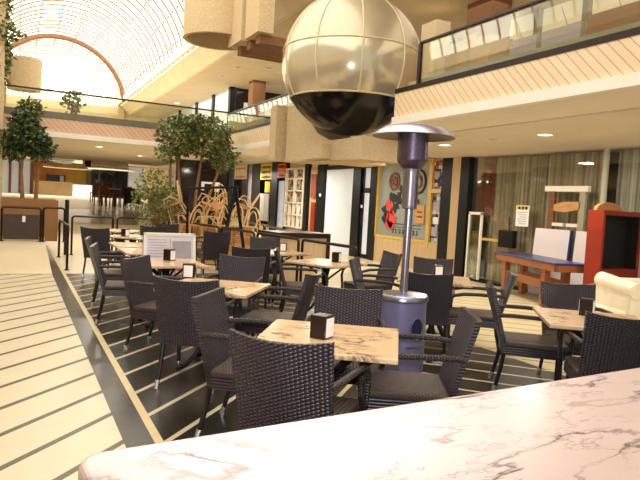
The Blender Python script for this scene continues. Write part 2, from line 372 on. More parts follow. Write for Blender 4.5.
# right gallery deck: soffit, deck, fascia; it stops at the lift and goes on behind it
def deck(y0, y1, xa=XF, z=2.74):
    struct('ceiling_gallery', MB().box(xa+.9, 9.8, y0, y1, z, 3.2), M['soffit'])
    struct('ceiling_outer_strip', MB().box(xa, xa+.9, y0, y1, 2.76, 3.2), M['soffit_light'])
deck(Yn, 7.8); deck(11.5, 16.05, XF, 3.03)
struct('ceiling_lift_bay', MB().prism([(6.5, 7.8), (9.8, 7.8), (9.8, 11.5), (6.9, 11.5)], 2.74, 3.2), M['soffit'])
def fascia(name, x, y0, y1):
    struct(name, MB().box(x-.06, x, y0, y1, 2.88, 3.24), M['planks'])
    struct(name+'_strip', MB().box(x-.1, x, y0, y1, 2.76, 2.88), M['white_paint'])
    struct(name+'_kerb', MB().box(x-.07, x+.05, y0, y1, 3.24, 3.31), M['rail'])
fascia('trim_fascia', XF, Yn, 7.8); fascia('trim_fascia_far', XF, 11.5, 16.05)
struct('trim_fascia_end', MB().prism([(5.2, 7.8), (5.2, 7.72), (6.5, 7.72), (6.5, 7.8)], 2.76, 3.3), M['cream_wall'])
# opposite gallery across the hall, out of view, added for the sphere's reflections
struct('ceiling_gallery_left', MB().box(-6, -1.8, -9, 14, 2.76, 3.2), M['soffit'])
struct('trim_fascia_left', MB().box(-1.8, -1.74, -9, 14, 2.78, 3.26), M['planks'])
struct('wall_left', MB().box(-6.2, -6, -9, 30, 0, 6), M['cream_wall'])
# cross bridge
struct('ceiling_bridge', MB().box(-6, 5.6, 16.05, 27, 2.76, 3.2).box(5.6, 9.8, 16.05, 27, 3.03, 3.2), M['soffit'])
struct('trim_bridge_fascia', MB().box(-6, XF, 15.99, 16.05, 2.88, 3.22), M['planks_x'])
struct('trim_bridge_strip', MB().box(-6, XF, 15.95, 16.05, 2.76, 2.88), M['white_paint'])
struct('trim_bridge_kerb', MB().box(-6, XF, 15.98, 16.1, 3.2, 3.36), plain('dark_grey_kerb', hexc(112, 106, 88), .5))
struct('trim_beam', MB().box(2.5, 4.3, 26.8, 27.2, 2.62, 3.0), M['cream_wall'])
struct('ceiling_far', MB().box(-6, 12, 27, 52, 3.35, 3.6), M['soffit'])
# upper level
struct('ceiling_upper', MB().box(5.2, 12, Yn, 33, 5.6, 5.9), M['upper_ceiling'])
struct('trim_cornice', MB().prism([(4.75, 6.05), (4.75, 6.2), (5.3, 6.2), (5.3, 5.57), (5.2, 5.57)], Yn, 33, 'y'), M['cream_wall'])
struct('trim_cornice_cap', MB().box(4.6, 4.8, Yn, 33, 6.0, 6.25), M['white_paint'])
struct('trim_cornice_left', MB().box(-1.5, -1.25, Yn, 33, 5.9, 6.25), M['white_paint'])
# skylight vault
VC, VZ, VR = 1.7, 5.55, 3.1
na = 28
mb = MB(); a0, a1 = radians(8), radians(172)
prof = [(VC+VR*cos(a0+(a1-a0)*k/na), VZ+VR*sin(a0+(a1-a0)*k/na)) for k in range(na+1)]
mb.add([(x, Yn, z) for x, z in prof]+[(x, 60, z) for x, z in prof], [(i, i+1, na+2+i, na+1+i) for i in range(na)])
vault = struct('window_1', mb, M['vault'], smooth='all')
y = Yn
def archtube(y, r, rad):
    return MB().tube([(VC+(VR-rad)*cos(a), y, VZ+(VR-rad)*sin(a)) for a in [a0+(a1-a0)*k/na for k in range(na+1)]], r, 5)
k = 0
while y < 58:
    archtube(y, .03, .05).build('skylight_rib', M['rib'], vault, True); y += .62 if y < 36 else 1.24
archtube(31, .1, .1).build('skylight_arch', M['concrete_dark'], vault, True)
for a in [18, 33, 48, 63, 78, 93, 108, 123, 138, 153]:
    p = (VC+(VR-.06)*cos(radians(a)), VZ+(VR-.06)*sin(radians(a)))
    mb = MB(); yy = Yn
    while yy < 33:
        mb.cbox((p[0], yy+.31, p[1]), (.05, .16, .04)); yy += .62
    mb.build('purlin_clip', M['rib'], vault)
# far end of the hall
struct('wall_far_upper', MB().box(-6, 12, 33, 33.3, 3.6, 5.9), M['cream_wall'])
struct('trim_far_pier', MB().box(4.65, 4.95, 32.7, 33, 5.2, 6.3), M['concrete'])
struct('trim_far_band', MB().box(-1.2, 4.7, 32.85, 33, 4.95, 5.5), M['concrete'])
struct('wall_far', MB().box(-6, 12, 50, 50.3, .9, 3.4), M['cream_wall'])
# upper facade on the right
struct('wall_upper_right', MB().box(9.3, 9.5, Yn, 13, 3.2, 5.6), M['concrete_dark'])
yb = [3.2, 4.35, 5.5, 6.65, 7.8, 8.95, 10.1, 11.25]
for i in range(len(yb)-1):
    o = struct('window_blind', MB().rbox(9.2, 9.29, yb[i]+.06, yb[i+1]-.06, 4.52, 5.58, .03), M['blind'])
    mbd = MB()
    mbd.tube([(9.19, yb[i]+.2, 4.55), (9.19, yb[i]+.62, 5.5)], .008, 4)
    mbd.build('blind_cord', M['grey_sill'], o)
    struct('window_mullion', MB().box(9.1, 9.3, yb[i]-.06, yb[i]+.06, 4.4, 5.6), M['grey_sill'])
struct('trim_sill_upper', MB().box(8.95, 9.3, 2, 11.4, 4.25, 4.5), M['grey_sill'])
struct('trim_wall_low', MB().box(9.0, 9.3, 2, 11.4, 3.2, 4.25), M['brown_panel'])
# shops far along the upper gallery
struct('wall_upper_glazing', MB().box(7.0, 9.8, 21.5, 21.7, 3.2, 5.6), M['dark_glass'])
struct('wall_upper_shops', MB().box(7.0, 7.2, 21.5, 33, 3.2, 5.6), M['white_panel'])
for yq in (23.5, 26, 29):
    struct('trim_mullion', MB().box(6.93, 7.0, yq, yq+.25, 3.2, 5.6), M['black'])
struct('trim_corner_post', MB().box(6.92, 7.1, 21.38, 21.6, 3.2, 5.6), M['black'])
for xq, w in ((7.5, .55), (8.35, .55)):
    struct('glazing_reflection', MB().box(xq, xq+w, 21.44, 21.5, 4.75, 5.1), M['white_panel'])  # white blocks stand in for pale reflections on the dark glazing
struct('column_upper', MB().box(7.15, 7.6, 19.6, 20.05, 3.2, 5.6), M['concrete_dark'])
struct('column_upper_near', MB().box(7.9, 8.4, 8.9, 9.6, 3.2, 5.6), M['concrete_dark'])
struct('column_cream', MB().box(7.4, 7.75, 9.9, 10.4, 3.2, 5.3), M['cream_wall'])
# left column with planter drum
struct('column_left', MB().box(-.9, -.27, 15.4, 15.9, 0, 7.5), M['concrete'])

# ------------------------------------------------------------------ right shop front
def post(y0, y1, m='black', x=XW, z1=2.74, d=.1):
    return struct('trim_post', MB().box(x-d, x+.05, y0, y1, 0, z1 if y0 < 14 else 3.03), M[m])
struct('wall_back_right', MB().box(9.75, 9.9, Yn, 40, 0, 3.2), M['dark_glass2'])
post(11.07, 11.45); post(10.5, 10.79); struct('pillar', MB().box(9.0, 9.5, 10.79, 11.07, 0, 2.74), M['pillar'])
post(14.28, 14.6); post(15.2, 15.65)
post(17.52, 18.05); post(18.75, 19.05)
post(20.6, 20.75); post(21.5, 22.1); post(23.3, 24.3); post(24.75, 24.95); post(26.6, 27.1)
struct('trim_header', MB().box(9.02, 9.15, 14.4, 17.5, 2.62, 2.75), M['black'])
# poster window
struct('wall_kick_panel', MB().box(9.02, 9.4, 11.45, 14.28, 0, .72), M['pillar'])
pw = thing('window_poster', 'grey-blue shop window poster with red and black blotches behind the heater pole', 'poster', (9.08, 13.1, 0))
MB().box(0, .04, -1.15, 1.18, .74, 2.72).build('sheet', M['poster'], pw)
def blob(mb, cy, cz, rad, x=-.015, n=14, wob=.35, seed=0):
    rn = random.Random(seed)
    pts = [(cy+rad*(1+wob*(rn.random()-.5)*2)*cos(2*PI*i/n), cz+rad*(1+wob*(rn.random()-.5)*2)*sin(2*PI*i/n)) for i in range(n)]
    mb.prism(pts, x, x+.013, 'x')
# (poster local y: + is farther = towards the picture's left)
mb = MB()
for cy, cz, rr, sd in ((.62, 1.55, .17, 1), (.72, 1.3, .15, 2), (.5, 1.2, .19, 3), (.66, 1.06, .12, 4), (.45, 1.02, .1, 5), (.42, 1.42, .1, 6)): blob(mb, cy, cz, rr, -.02, 11, .45, sd)
mb.build('red_blotches', M['poster_red'], pw)
mb = MB()
for cy, cz, rr, sd in ((.82, 1.42, .12, 11), (.8, 1.2, .13, 12), (.3, 1.55, .12, 13), (.2, 1.75, .16, 14), (-.35, 1.9, .2, 15), (-.2, 1.6, .14, 16), (.45, 1.8, .13, 17), (-.55, 1.7, .13, 18), (.05, 2.0, .1, 19)): blob(mb, cy, cz, rr, -.03, 13, .6, sd)
mb.build('dark_blotches', M['poster_dark'], pw)
def ringm(cy, cz, r, w, x=-.02):
    return MB().tube([(x, cy+r*cos(2*PI*i/20), cz+r*sin(2*PI*i/20)) for i in range(21)], w, 5, False)
ringm(.42, 2.22, .22, .035).build('rust_ring', M['poster_rust'], pw); ringm(.42, 2.22, .1, .045).build('rust_ring', M['poster_rust'], pw)
ringm(-.65, 2.2, .3, .03).build('dark_ring', M['poster_dark'], pw); ringm(-.62, 2.2, .16, .03).build('rust_ring', M['poster_rust'], pw)
MB().box(-.03, 0, -.98, -.6, 1.15, 1.62).build('tan_square', M['tan_wood'], pw)
mb = MB(); mb.box(-.02, 0, -.88, -.72, 1.28, 1.52); mb.box(-.025, -.01, -.82, -.78, 1.2, 1.6)
MB().box(-.04, -.03, -.9, -.7, 1.3, 1.34).build('square_mark', M['brown_wood'], pw); MB().box(-.04, -.03, -.9, -.7, 1.42, 1.46).build('square_mark', M['brown_wood'], pw)
rn = random.Random(3)
for zz, w in ((1.08, .02), (1.0, .012)):
    MB().box(-.012, 0, -.85, .3, zz, zz+w).build('text_line', M['poster_dark'], pw)
for i, w in enumerate((.07, .05, .08, .06, .09, .05, .07, .06)):
    yy = .42-i*.155
    MB().box(-.012, 0, yy-w, yy, .84, .865).box(-.012, 0, yy-w, yy, .925, .95).box(-.012, 0, yy-w, yy-w+.025, .84, .95).build('lettering', M['poster_dark'], pw)
struct('trim_yellow_frame', MB().box(9.0, 9.1, 11.82, 11.95, .6, 2.74).box(9.0, 9.1, 11.45, 11.82, 1.92, 2.02).box(9.0, 9.1, 11.95, 14.28, .68, .75).box(9.0, 9.1, 14.24, 14.3, .7, 2.74).box(9.0, 9.1, 11.95, 14.28, 2.68, 2.74), M['yellow_frame'])
o = MB().box(9.06, 9.12, 11.45, 11.82, .3, 2.7).build('window_notices', M['scraps']); tag(o, 'patchwork of small prints in narrow shop window beside the tan pillar', 'poster')
for i, (zz, hh, w) in enumerate(((1.5, .2, .24), (1.18, .16, .2), (.88, .22, .26), (.6, .1, .22), (2.3, .14, .26))):
    MB().box(9.03, 9.06, 11.5+.02*i, 11.5+w, zz, zz+hh).build('notice_sheet', M['paper' if i % 2 else 'grey_print'], o)
# glass door
d = struct('door_1', MB().box(9.05, 9.12, 14.6, 14.74, 0, 2.7).box(9.05, 9.12, 15.06, 15.2, 0, 2.7).box(9.05, 9.12, 14.6, 15.2, 1.9, 2.04).box(9.05, 9.12, 14.6, 15.2, 0, .12), M['black'])
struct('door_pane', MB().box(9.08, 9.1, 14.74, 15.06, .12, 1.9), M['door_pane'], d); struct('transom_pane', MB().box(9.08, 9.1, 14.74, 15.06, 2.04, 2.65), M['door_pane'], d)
struct('door_handle', MB().tube([(9.05, 15.02, .95), (8.98, 15.02, .97), (8.98, 15.02, 1.32), (9.05, 15.02, 1.34)], .018, 6), M['black'], d)
struct('door_notice', MB().box(9.03, 9.05, 15.08, 15.16, 1.46, 1.54), M['paper'], d)
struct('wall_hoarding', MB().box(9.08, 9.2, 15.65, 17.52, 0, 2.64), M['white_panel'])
struct('trim_notice', MB().box(8.98, 9.0, 17.7, 17.8, 1.75, 1.85), M['paper'])
# red/tan display strip
struct('wall_transom', MB().box(9.12, 9.2, 11.5, 20.7, 2.7, 3.03), M['soffit'])
struct('wall_strip', MB().box(9.1, 9.2, 18.05, 18.75, 0, 2.74), M['pillar'])
o = MB().box(9.0, 9.1, 18.1, 18.42, .5, 1.55).build('red_stand', M['red_paint']); tag(o, 'tall narrow red stand in the shop front beside the white shelves', 'stand')
mb = MB().box(9.0, 9.1, 18.12, 18.5, 1.7, 2.5); o = mb.build('shop_poster', M['poster_rust']); tag(o, 'rust coloured narrow poster hung above the red stand', 'poster')
# white shelving with goods
sh = thing('display_shelf', 'white gridded display shelf full of small goods in the shop front', 'shelf', (9.0, 19.05, 0))
MB().box(.06, .1, 0, 1.55, .6, 2.74).build('goods', M['goods'], sh, kind='stuff')
for zz in (.62, 1.07, 1.5, 1.93, 2.36, 2.72): MB().box(-.06, .08, 0, 1.55, zz-.025, zz+.025).build('shelf_board', M['white_paint'], sh)
for yy in (.02, .4, .78, 1.16, 1.53):
    top = 2.74 if yy in (.02, 1.53, .78) else 1.5
    MB().box(-.05, .08, yy-.022, yy+.022, .6, top).build('upright', M['white_paint'], sh)
struct('wall_base_right', MB().box(9.05, 9.2, 18.0, 34, 0, .55), M['pillar'])
# door + signs further on
struct('door_2', MB().box(9.08, 9.15, 20.75, 21.5, .1, 2.3), M['door_pane'])
struct('wall_dim_glazing', MB().box(9.2, 9.3, 20.7, 34, .5, 3.2), M['dark_glass2'])
def shopsign(name, label, y0, y1, z0, z1, m, ink, rows, seed):
    t = thing(name, label, 'sign', (9.05, y0, z0))
    L, Hh = y1-y0, z1-z0
    MB().box(-.05, 0, 0, L, 0, Hh).build('panel', M[m], t)
    rn = random.Random(seed)
    for r in range(rows):
        zz = Hh*(.78-.62*r/max(1, rows-1)) if rows > 1 else Hh*.5
        mb = MB(); yy = L*.9
        while yy > L*.12:
            w = L*(.04+.05*rn.random())
            mb.box(-.062, -.05, yy-w, yy, zz-Hh*.055, zz+Hh*.055)
            if rn.random() > .4: mb.box(-.062, -.05, yy-w, yy-w*.6, zz-Hh*.1, zz+Hh*.1)
            yy -= w+L*.03
        mb.build('lettering', M[ink], t)
    return t
shopsign('shop_sign', 'cream shop sign with two lines of orange lettering beside the tree', 24.95, 26.6, 2.42, 3.02, 'cream_sign', 'orange', 2, 2)
shopsign('shop_sign', 'yellow shop sign with slanting olive lettering', 22.1, 23.3, 2.36, 3.0, 'yellow', 'olive_ink', 3, 4)
shopsign('shop_sign', 'small orange sign above a narrow shop door', 20.75, 21.5, 2.42, 2.95, 'orange', 'poster_rust', 2, 6)
o = MB().box(9.0, 9.03, 22.25, 22.75, 1.85, 2.28).build('window_banner', M['yellow']); tag(o, 'small yellow banner hanging in the window below the yellow sign', 'banner')
o = MB().box(9.0, 9.06, 24.32, 24.72, .6, 3.0).build('window_drape', M['lavender']); tag(o, 'narrow lilac grey drape between two black posts', 'drape')
o = MB().box(9.0, 9.05, 22.3, 23.2, .7, 1.8).build('window_drape', M['curtain_grey']); tag(o, 'pale grey curtain in the window under the yellow sign', 'curtain')

# dark shop front closing the gallery beyond the bridge
struct('wall_dark_shop', MB().box(4.9, 6.85, 20.5, 20.6, 0, 3.03).box(6.75, 6.85, 20.5, 26, 0, 3.03), M['dark_glass'])
for xq in (4.85, 5.6, 6.7): struct('trim_shop_post', MB().box(xq, xq+.14, 20.4, 20.5, 0, 3.03), M['black'])
o = MB().box(5.72, 5.82, 20.36, 20.42, 1.75, 2.05).box(5.82, 6.2, 20.36, 20.42, 1.98, 2.05).box(6.2, 6.36, 20.36, 20.42, 1.72, 2.05).build('window_card', M['paper']); tag(o, 'white bracket shaped card in the dark shop window behind the wide ficus', 'notice')

# curtain shop
def curtain(name, y0, y1, x, m, label, z1=2.72, z0=.03, amp=.035, per=.16):
    n = int((y1-y0)/.03); mb = MB(); vs = []
    for i in range(n+1):
        y = y0+(y1-y0)*i/n; xx = x+amp*sin(2*PI*y/per)+amp*.5*sin(2*PI*y/(per*2.7)+1)
        vs += [(xx, y, z0), (xx, y, z1)]
    mb.add(vs, [(2*i, 2*i+1, 2*i+3, 2*i+2) for i in range(n)])
    return tag(mb.build(name, M[m], None, 'all'), label, 'curtain')
curtain('string_curtain', 8.98, 10.05, 9.35, 'curtain', 'brown string curtain nearest the tan pillar, behind the glass case')
curtain('string_curtain', 7.3, 8.94, 9.35, 'curtain', 'brown string curtain behind the wooden rack and the white boards')
curtain('string_curtain', 3.6, 7.04, 9.35, 'curtain_grey', 'pale grey string curtain behind the red cabinet')
curtain('red_drape', 10.0, 10.5, 9.32, 'curtain_red', 'dark red drape gathered beside the black post', z0=1.45, per=.22)
tag(MB().tube([(9.2, 7.17, .0), (9.2, 7.17, 2.74)], .055, 10).build('white_pole', M['white_paint'], None, True), 'white round pole between brown and grey string curtains', 'pole')
struct('window_3', MB().box(9.11, 9.12, 3.6, 10.5, .05, 2.72), M['shop_glass'])
struct('trim_floor_shop', MB().box(9.0, 9.4, 3.6, 10.5, 0, .05), M['black'])
gc = thing('glass_case', 'narrow upright white framed glass case at the foot of the red drape', 'display case', (9.0, 10.15, 0))
for a, b in ((-.18, -.14), (.2, .24)): MB().box(-.02, .03, a, b, .05, 1.5).build('frame_post', M['white_paint'], gc)
MB().box(-.02, .03, -.18, .24, 1.46, 1.52).build('frame_top', M['white_paint'], gc); MB().box(.0, .01, -.14, .2, .05, 1.46).build('pane', M['rail_glass'], gc)
MB().box(.02, .06, -.1, .14, .5, 1.1).build('goods', M['grey_sill'], gc)
nt_ = thing('notice', 'white printed notice with yellow heading on the curtain glass', 'notice', (9.1, 8.75, 1.28))
MB().box(-.012, 0, 0, .34, 0, .42).build('sheet', M['paper'], nt_); MB().box(-.016, -.01, .02, .32, .33, .41).build('heading', M['yellow'], nt_)
mb = MB()
for w0 in (.04, .13, .22): mb.box(-.019, -.015, w0, w0+.06, .345, .395)
mb.build('heading_letters', M['black'], nt_)
for i in range(6): MB().box(-.016, -.01, .04+.02*(i % 2), .3-.03*(i % 3), .27-.045*i, .285-.045*i).build('text_line', M['grey_print'], nt_)
bb = thing('wall_box', 'small black box on the curtain glass with a yellow bar beside it', 'box', (9.08, 9.0, .82))
MB().rbox(-.12, 0, 0, .42, 0, .36, .02).build('case', M['black'], bb); MB().box(-.05, -.02, .42, 1.05, .1, .15).build('bar', M['yellow_frame'], bb); MB().tube([(-.04, .2, .36), (-.04, .2, .62)], .012, 5).build('antenna', M['black'], bb)
o = thing('wooden_rack', 'tall wooden rack with white top rail and curved orange panel behind the white boards', 'rack', (9.0, 7.8, 0))
MB().box(-.05, .03, -.5, .46, 1.98, 2.08).build('top_rail', M['white_paint'], o)
for yy in (.3, -.38): MB().box(-.03, .03, yy-.06, yy+.06, .02, 1.98).build('post', M['brown_wood' if yy > 0 else 'grey_sill'], o)
MB().prism([(.24, 1.62), (.24, 1.74), (.0, 1.79), (-.34, 1.8), (-.34, 1.66), (0, 1.6)], -.03, .02, 'x').build('curved_panel', M['tan_wood'], o)
MB().box(-.04, .02, .0, .24, 1.34, 1.4).build('white_block', M['white_paint'], o); MB().box(-.04, .02, -.32, -.08, 1.34, 1.4).build('white_block', M['white_paint'], o)
# white boards
def board(y0, y1, label, x):
    t = thing('white_board', label, 'board', (x, (y0+y1)/2, .0))
    R_ = Matrix.Rotation(radians(4), 4, 'Y')
    w = (y1-y0)/2
    MB().rbox(0, .03, -w, w, .02, 1.28, .008, 1, R_).build('panel', M['white_board'], t)
    MB().box(-.006, .036, -w-.02, -w+.02, .02, 1.28, R_).build('edge_strip', M['blue_top'], t)
board(7.58, 8.42, 'wide white board leaning against the curtain behind the blue table', 8.86)
board(6.85, 7.48, 'narrower white board leaning half hidden by the red cabinet', 8.86)
# blue topped games table
ga = atan2(6.3-8.83, 7.5-8.35)
gt = thing('games_table', 'long blue topped games table with orange wooden apron and trestle base', 'table', (8.35, 8.83, 0), ga)
LT, WT = 2.2, .62
MB().rbox(0, LT, 0, WT, .74, .775, .008).build('tabletop', M['blue_top'], gt)
MB().box(.02, LT-.02, .02, .06, .63, .74).box(.02, LT-.02, WT-.06, WT-.02, .63, .74).box(.02, .06, .02, WT-.02, .63, .74).box(LT-.06, LT-.02, .02, WT-.02, .63, .74).build('apron', M['orange_wood'], gt)
for xx in (.2, LT-.55):
    for yy in (.08, WT-.18): MB().box(xx, xx+.13, yy, yy+.1, 0, .64).build('leg', M['orange_wood'], gt)
MB().box(.3, LT-.5, .1, .15, .3, .44).build('stretcher', M['orange_wood'], gt); MB().box(.3, LT-.5, WT-.16, WT-.1, .3, .44).build('stretcher', M['orange_wood'], gt)
# red cabinet
rc = thing('red_cabinet', 'tall red open cabinet with black inside beside the cream sofa', 'cabinet', (8.0, 6.2, 0))
MB().box(0, .05, 0, .28, 0, 1.65).build('side_panel', M['red_paint'], rc); MB().box(.87, .92, 0, .28, 0, 1.65).build('side_panel', M['red_paint'], rc)
MB().box(.05, .87, .25, .28, 0, 1.65).build('back_panel', M['inside_black'], rc); MB().box(.05, .87, 0, .28, 1.58, 1.65).build('top_panel', M['red_paint'], rc)
MB().box(.05, .87, 0, .25, .62, .74).build('shelf', M['red_paint'], rc); MB().box(.05, .87, .22, .25, .74, 1.58).build('lining', M['inside_black'], rc)
MB().box(.05, .055, .02, .23, .74, 1.58).box(.865, .87, .02, .23, .74, 1.58).box(.05, .87, .02, .23, 1.57, 1.58).build('lining', M['inside_black'], rc)
MB().box(.05, .87, .04, .07, 0, .62).build('lower_panel', M['curtain_red'], rc)
mb = MB(); mb.prism([(.08, 1.65)]+[(.38+.3*cos(a), 1.65+.13*sin(a)) for a in [PI-PI*i/10 for i in range(11)]]+[(.68, 1.65)], .2, .26, 'y'); mb.build('arched_crest', M['tan_wood'], rc)
# cream sofa
sf = thing('sofa', 'cream leather sofa with rolled arm in front of the red cabinet', 'sofa', (7.24, 5.13, 0), radians(-20))
MB().rbox(0, 1.6, .05, .85, .1, .3, .04, 3).build('base', M['cream_leather'], sf, True)
MB().rbox(.2, 1.5, .02, .7, .28, .45, .05, 3).build('seat_cushion', M['cream_leather'], sf, True)
MB().rbox(.1, 1.55, .66, .9, .2, .76, .09, 4, Matrix.Rotation(radians(-6), 4, 'X')).build('backrest', M['cream_leather'], sf, True)
mb = MB(); mb.rbox(.02, .22, .0, .86, .1, .6, .05, 3); mb.tube([(.1, -.02, .58), (.1, .3, .6), (.1, .8, .64)], [.105, .11, .115], 14); mb.build('arm', M['cream_leather'], sf, True)
MB().rbox(1.42, 1.64, .0, .86, .1, .6, .05, 3).build('arm', M['cream_leather'], sf, True)
for xx in (.08, 1.5):
    for yy in (.1, .78): MB().box(xx, xx+.06, yy, yy+.06, 0, .1).build('foot', M['brown_wood'], sf)

# ------------------------------------------------------------------ glass balustrades
def balustrade(name, label, a, b, z0, z1, m='rail_glass', end=0, slant=.0):
    a = Vector((a[0], a[1], 0)); b = Vector((b[0], b[1], 0)); L = (b-a).length; ang = atan2(b.y-a.y, b.x-a.x)
    t = thing(name, label, 'balustrade', (a.x, a.y, z0), ang); h = z1-z0
    MB().box(0, L, -.008, .008, .0, h).build('glass_panel', M[m], t)
    MB().rbox(0, L, -.025, .025, h-.01, h+.03, .01).build('handrail', M['rail'], t)
    if end: MB().add([(L-.03, -.02, 0), (L+.03, -.02, 0), (L+.03-slant, -.02, h), (L-.03-slant, -.02, h), (L-.03, .02, 0), (L+.03, .02, 0), (L+.03-slant, .02, h), (L-.03-slant, .02, h)], [(0, 1, 2, 3), (4, 7, 6, 5), (0, 4, 5, 1), (1, 5, 6, 2), (2, 6, 7, 3), (3, 7, 4, 0)]).build('end_post', M['rail'], t)
    return t
balustrade('glass_balustrade', 'long glass balustrade on the nearest stretch of the upper gallery, boxes behind', (5.2, Yn), (5.2, 7.3), 3.31, 3.9, 'rail_glass_clear', end=1)
balustrade('glass_balustrade', 'glass balustrade of the upper gallery beyond the mirrored sphere', (5.2, 11.6), (5.2, 16.1), 3.31, 3.82)
balustrade('glass_balustrade', 'glass balustrade along the cross bridge', (-6, 16.1), (5.2, 16.1), 3.34, 3.86)
# inner kerb behind near balustrade
struct('trim_kerb_inner', MB().box(5.3, 5.5, Yn, 7.7, 3.2, 3.42), M['grey_sill'])
# boxes and panels on the upper gallery
def cbx(name, label, x, y0, y1, z0, z1, m, cat='box', d=.5):
    t = thing(name, label, cat, (x, (y0+y1)/2, z0))
    w = (y1-y0)/2
    MB().box(0, d, -w, w, 0, z1-z0).build('carton' if cat == 'box' else 'panel', M[m], t)
    return t
b1 = cbx('cardboard_box', 'open cardboard box behind the gallery glass, nearer the sphere', 6.7, 8.05, 8.55, 3.2, 4.36, 'cardboard')
MB().box(-.02, 0, -.25, .05, 1.16, 1.28, Matrix.Rotation(radians(8), 4, 'X')).build('flap', M['cardboard'], b1)
cbx('cardboard_box', 'closed cardboard box behind the gallery glass, beside the open one', 6.7, 7.55, 8.03, 3.2, 4.36, 'cardboard')
for i, (a, b, l) in enumerate(((6.85, 7.4, 'pale lilac board behind the gallery glass, next to the closed cardboard box'), (6.05, 6.75, 'pale lilac board behind the gallery glass, next to the brown partition'))):
    cbx('lilac_board', l, 7.0, a, b, 3.2, 4.26, 'lavender', 'board', .06)
cbx('brown_partition', 'long brown partition standing behind the near gallery glass', 7.0, 2.5, 5.95, 3.2, 4.3, 'brown_panel', 'partition', .06)
o = MB().box(7.05, 7.25, 8.75, 9.1, 3.2, 4.55).build('lilac_cabinet', M['lavender']); tag(o, 'pale lilac cabinet upstairs behind the end of the gallery glass', 'cabinet')

# ------------------------------------------------------------------ lift tower: concrete fins, drum, mirrored sphere
tw = struct('wall_lift_lower', MB().prism([(8.3, 2.25), (8.3, 2.62), (9.4, 2.62), (9.9, 2.78), (10.3, 3.08), (10.6, 3.38), (11.35, 3.44), (11.35, 2.32)], 4.9, 5.6, 'x'), M['concrete'])
struct('wall_lift_fin', MB().box(4.7, 5.5, 11.42, 11.75, 2.34, 3.46), M['concrete'], tw)
struct('wall_lift_step', MB().box(4.72, 4.92, 9.35, 10.2, 2.3, 2.56), M['concrete'], tw)
struct('wall_lift_block', MB().box(5.6, 6.3, 9.75, 10.6, 2.3, 2.66), M['concrete'], tw)
struct('wall_lift_base', MB().prism([(5.3, 10.3), (6.0, 10.0), (6.3, 10.5), (6.3, 11.5), (5.3, 11.5)], 2.5, 2.75), M['concrete_dark'], tw)
up = struct('wall_lift_upper', MB().box(3.85, 4.15, 10.45, 11.16, 4.56, 6.4).box(3.8, 4.15, 11.24, 12.0, 4.56, 6.4), M['concrete'])
for yy in (10.6, 11.1, 11.65): struct('trim_lift_beam', MB().box(3.95, 5.5, yy, yy+.2, 4.4, 4.56), M['concrete_dark'], up)
struct('wall_lift_drum', MB().lathe([(.74, 1.6), (.74, 0), (.66, 0), (.66, .5), (0, .5)], (3.76, 12.55, 4.8), 32), M['concrete'], up, True)
SC, SR = Vector((5.19, 9.32, 3.94)), 1.21
sp = thing('lift_sphere', 'big mirrored bronze sphere with black bowl hanging in front of the concrete lift tower', 'lift cabin', SC)
def sph(p0, p1, n=20): return [(SR*cos(radians(p0+(p1-p0)*i/n)), SR*sin(radians(p0+(p1-p0)*i/n))) for i in range(n+1)]
MB().lathe(sph(9, 90), n=48).build('upper_dome', M['sphere_gold'], sp, 'all')
MB().lathe(sph(-31, 9, 14), n=48).build('middle_band', M['sphere_band'], sp, 'all')
MB().lathe(sph(-90, -31, 14), n=48).build('black_bowl', M['sphere_black'], sp, 'all')
va = atan2(-SC.y, -SC.x)
for k in range(10):
    a = va+radians(8)+2*PI*k/10
    MB().tube([(SR*1.002*cos(radians(t))*cos(a), SR*1.002*cos(radians(t))*sin(a), SR*1.002*sin(radians(t))) for t in range(-31, 88, 6)], .016, 5).build('seam', M['seam'], sp, True)
for ph in (9, -31): MB().tube([(SR*1.002*cos(radians(ph))*cos(2*PI*i/48), SR*1.002*cos(radians(ph))*sin(2*PI*i/48), SR*1.002*sin(radians(ph))) for i in range(49)], .016, 5).build('seam', M['seam'], sp, True)

# planter drum on the left column and its plant
struct('column_left_upper', MB().box(-.9, -.25, 17.1, 17.6, 3.2, 7.5), M['concrete'])
pd = thing('drum_planter', 'tan concrete drum planter high on the upper column', 'planter', (.15, 17.35, 3.98))
MB().lathe([(.0, .05), (.3, .05), (.3, 0), (.39, 0), (.41, .78), (.34, .78), (.34, .7), (0, .7)], n=28).build('drum', M['concrete'], pd, True)
MB().box(-.6, -.1, -.2, .2, .2, .6).build('bracket', M['concrete'], pd)
def foliage(n, blobs, size, seed, droop=0):
    rn = random.Random(seed); mb = MB(); tot = sum(b[3]*b[4]*b[5] for b in blobs)
    for (cx, cy, cz, rx, ry, rz) in blobs:
        for _ in range(int(n*rx*ry*rz/tot)):
            while True:
                p = Vector((rn.uniform(-1, 1), rn.uniform(-1, 1), rn.uniform(-1, 1)))
                if .12 < p.length < 1 and rn.random() < .25+.75*p.length: break
            c = Vector((cx+p.x*rx, cy+p.y*ry, cz+p.z*rz))
            d = Vector((rn.gauss(0, 1), rn.gauss(0, 1), rn.gauss(-.2-droop, .7))).normalized(); w = d.cross(Vector((rn.gauss(0, 1), rn.gauss(0, 1), rn.gauss(0, 1)))).normalized()
            s = size*rn.uniform(.6, 1.3)
            mb.add([c, c+d*s*.5+w*s*.28, c+d*s, c+d*s*.5-w*s*.28], [(0, 1, 2, 3)])
    return mb
hp = thing('hanging_plant', 'leafy plant trailing beside the tall column above the bridge', 'plant', (-.3, 15.6, 4.9))
foliage(900, [(-.1, 0, .9, .28, .25, .5), (-.02, -.05, .2, .25, .25, .6), (0, 0, -.6, .2, .2, .5), (.22, -.02, .1, .22, .15, .18)], .13, 21, .4).build('foliage', M['leaf'], hp)
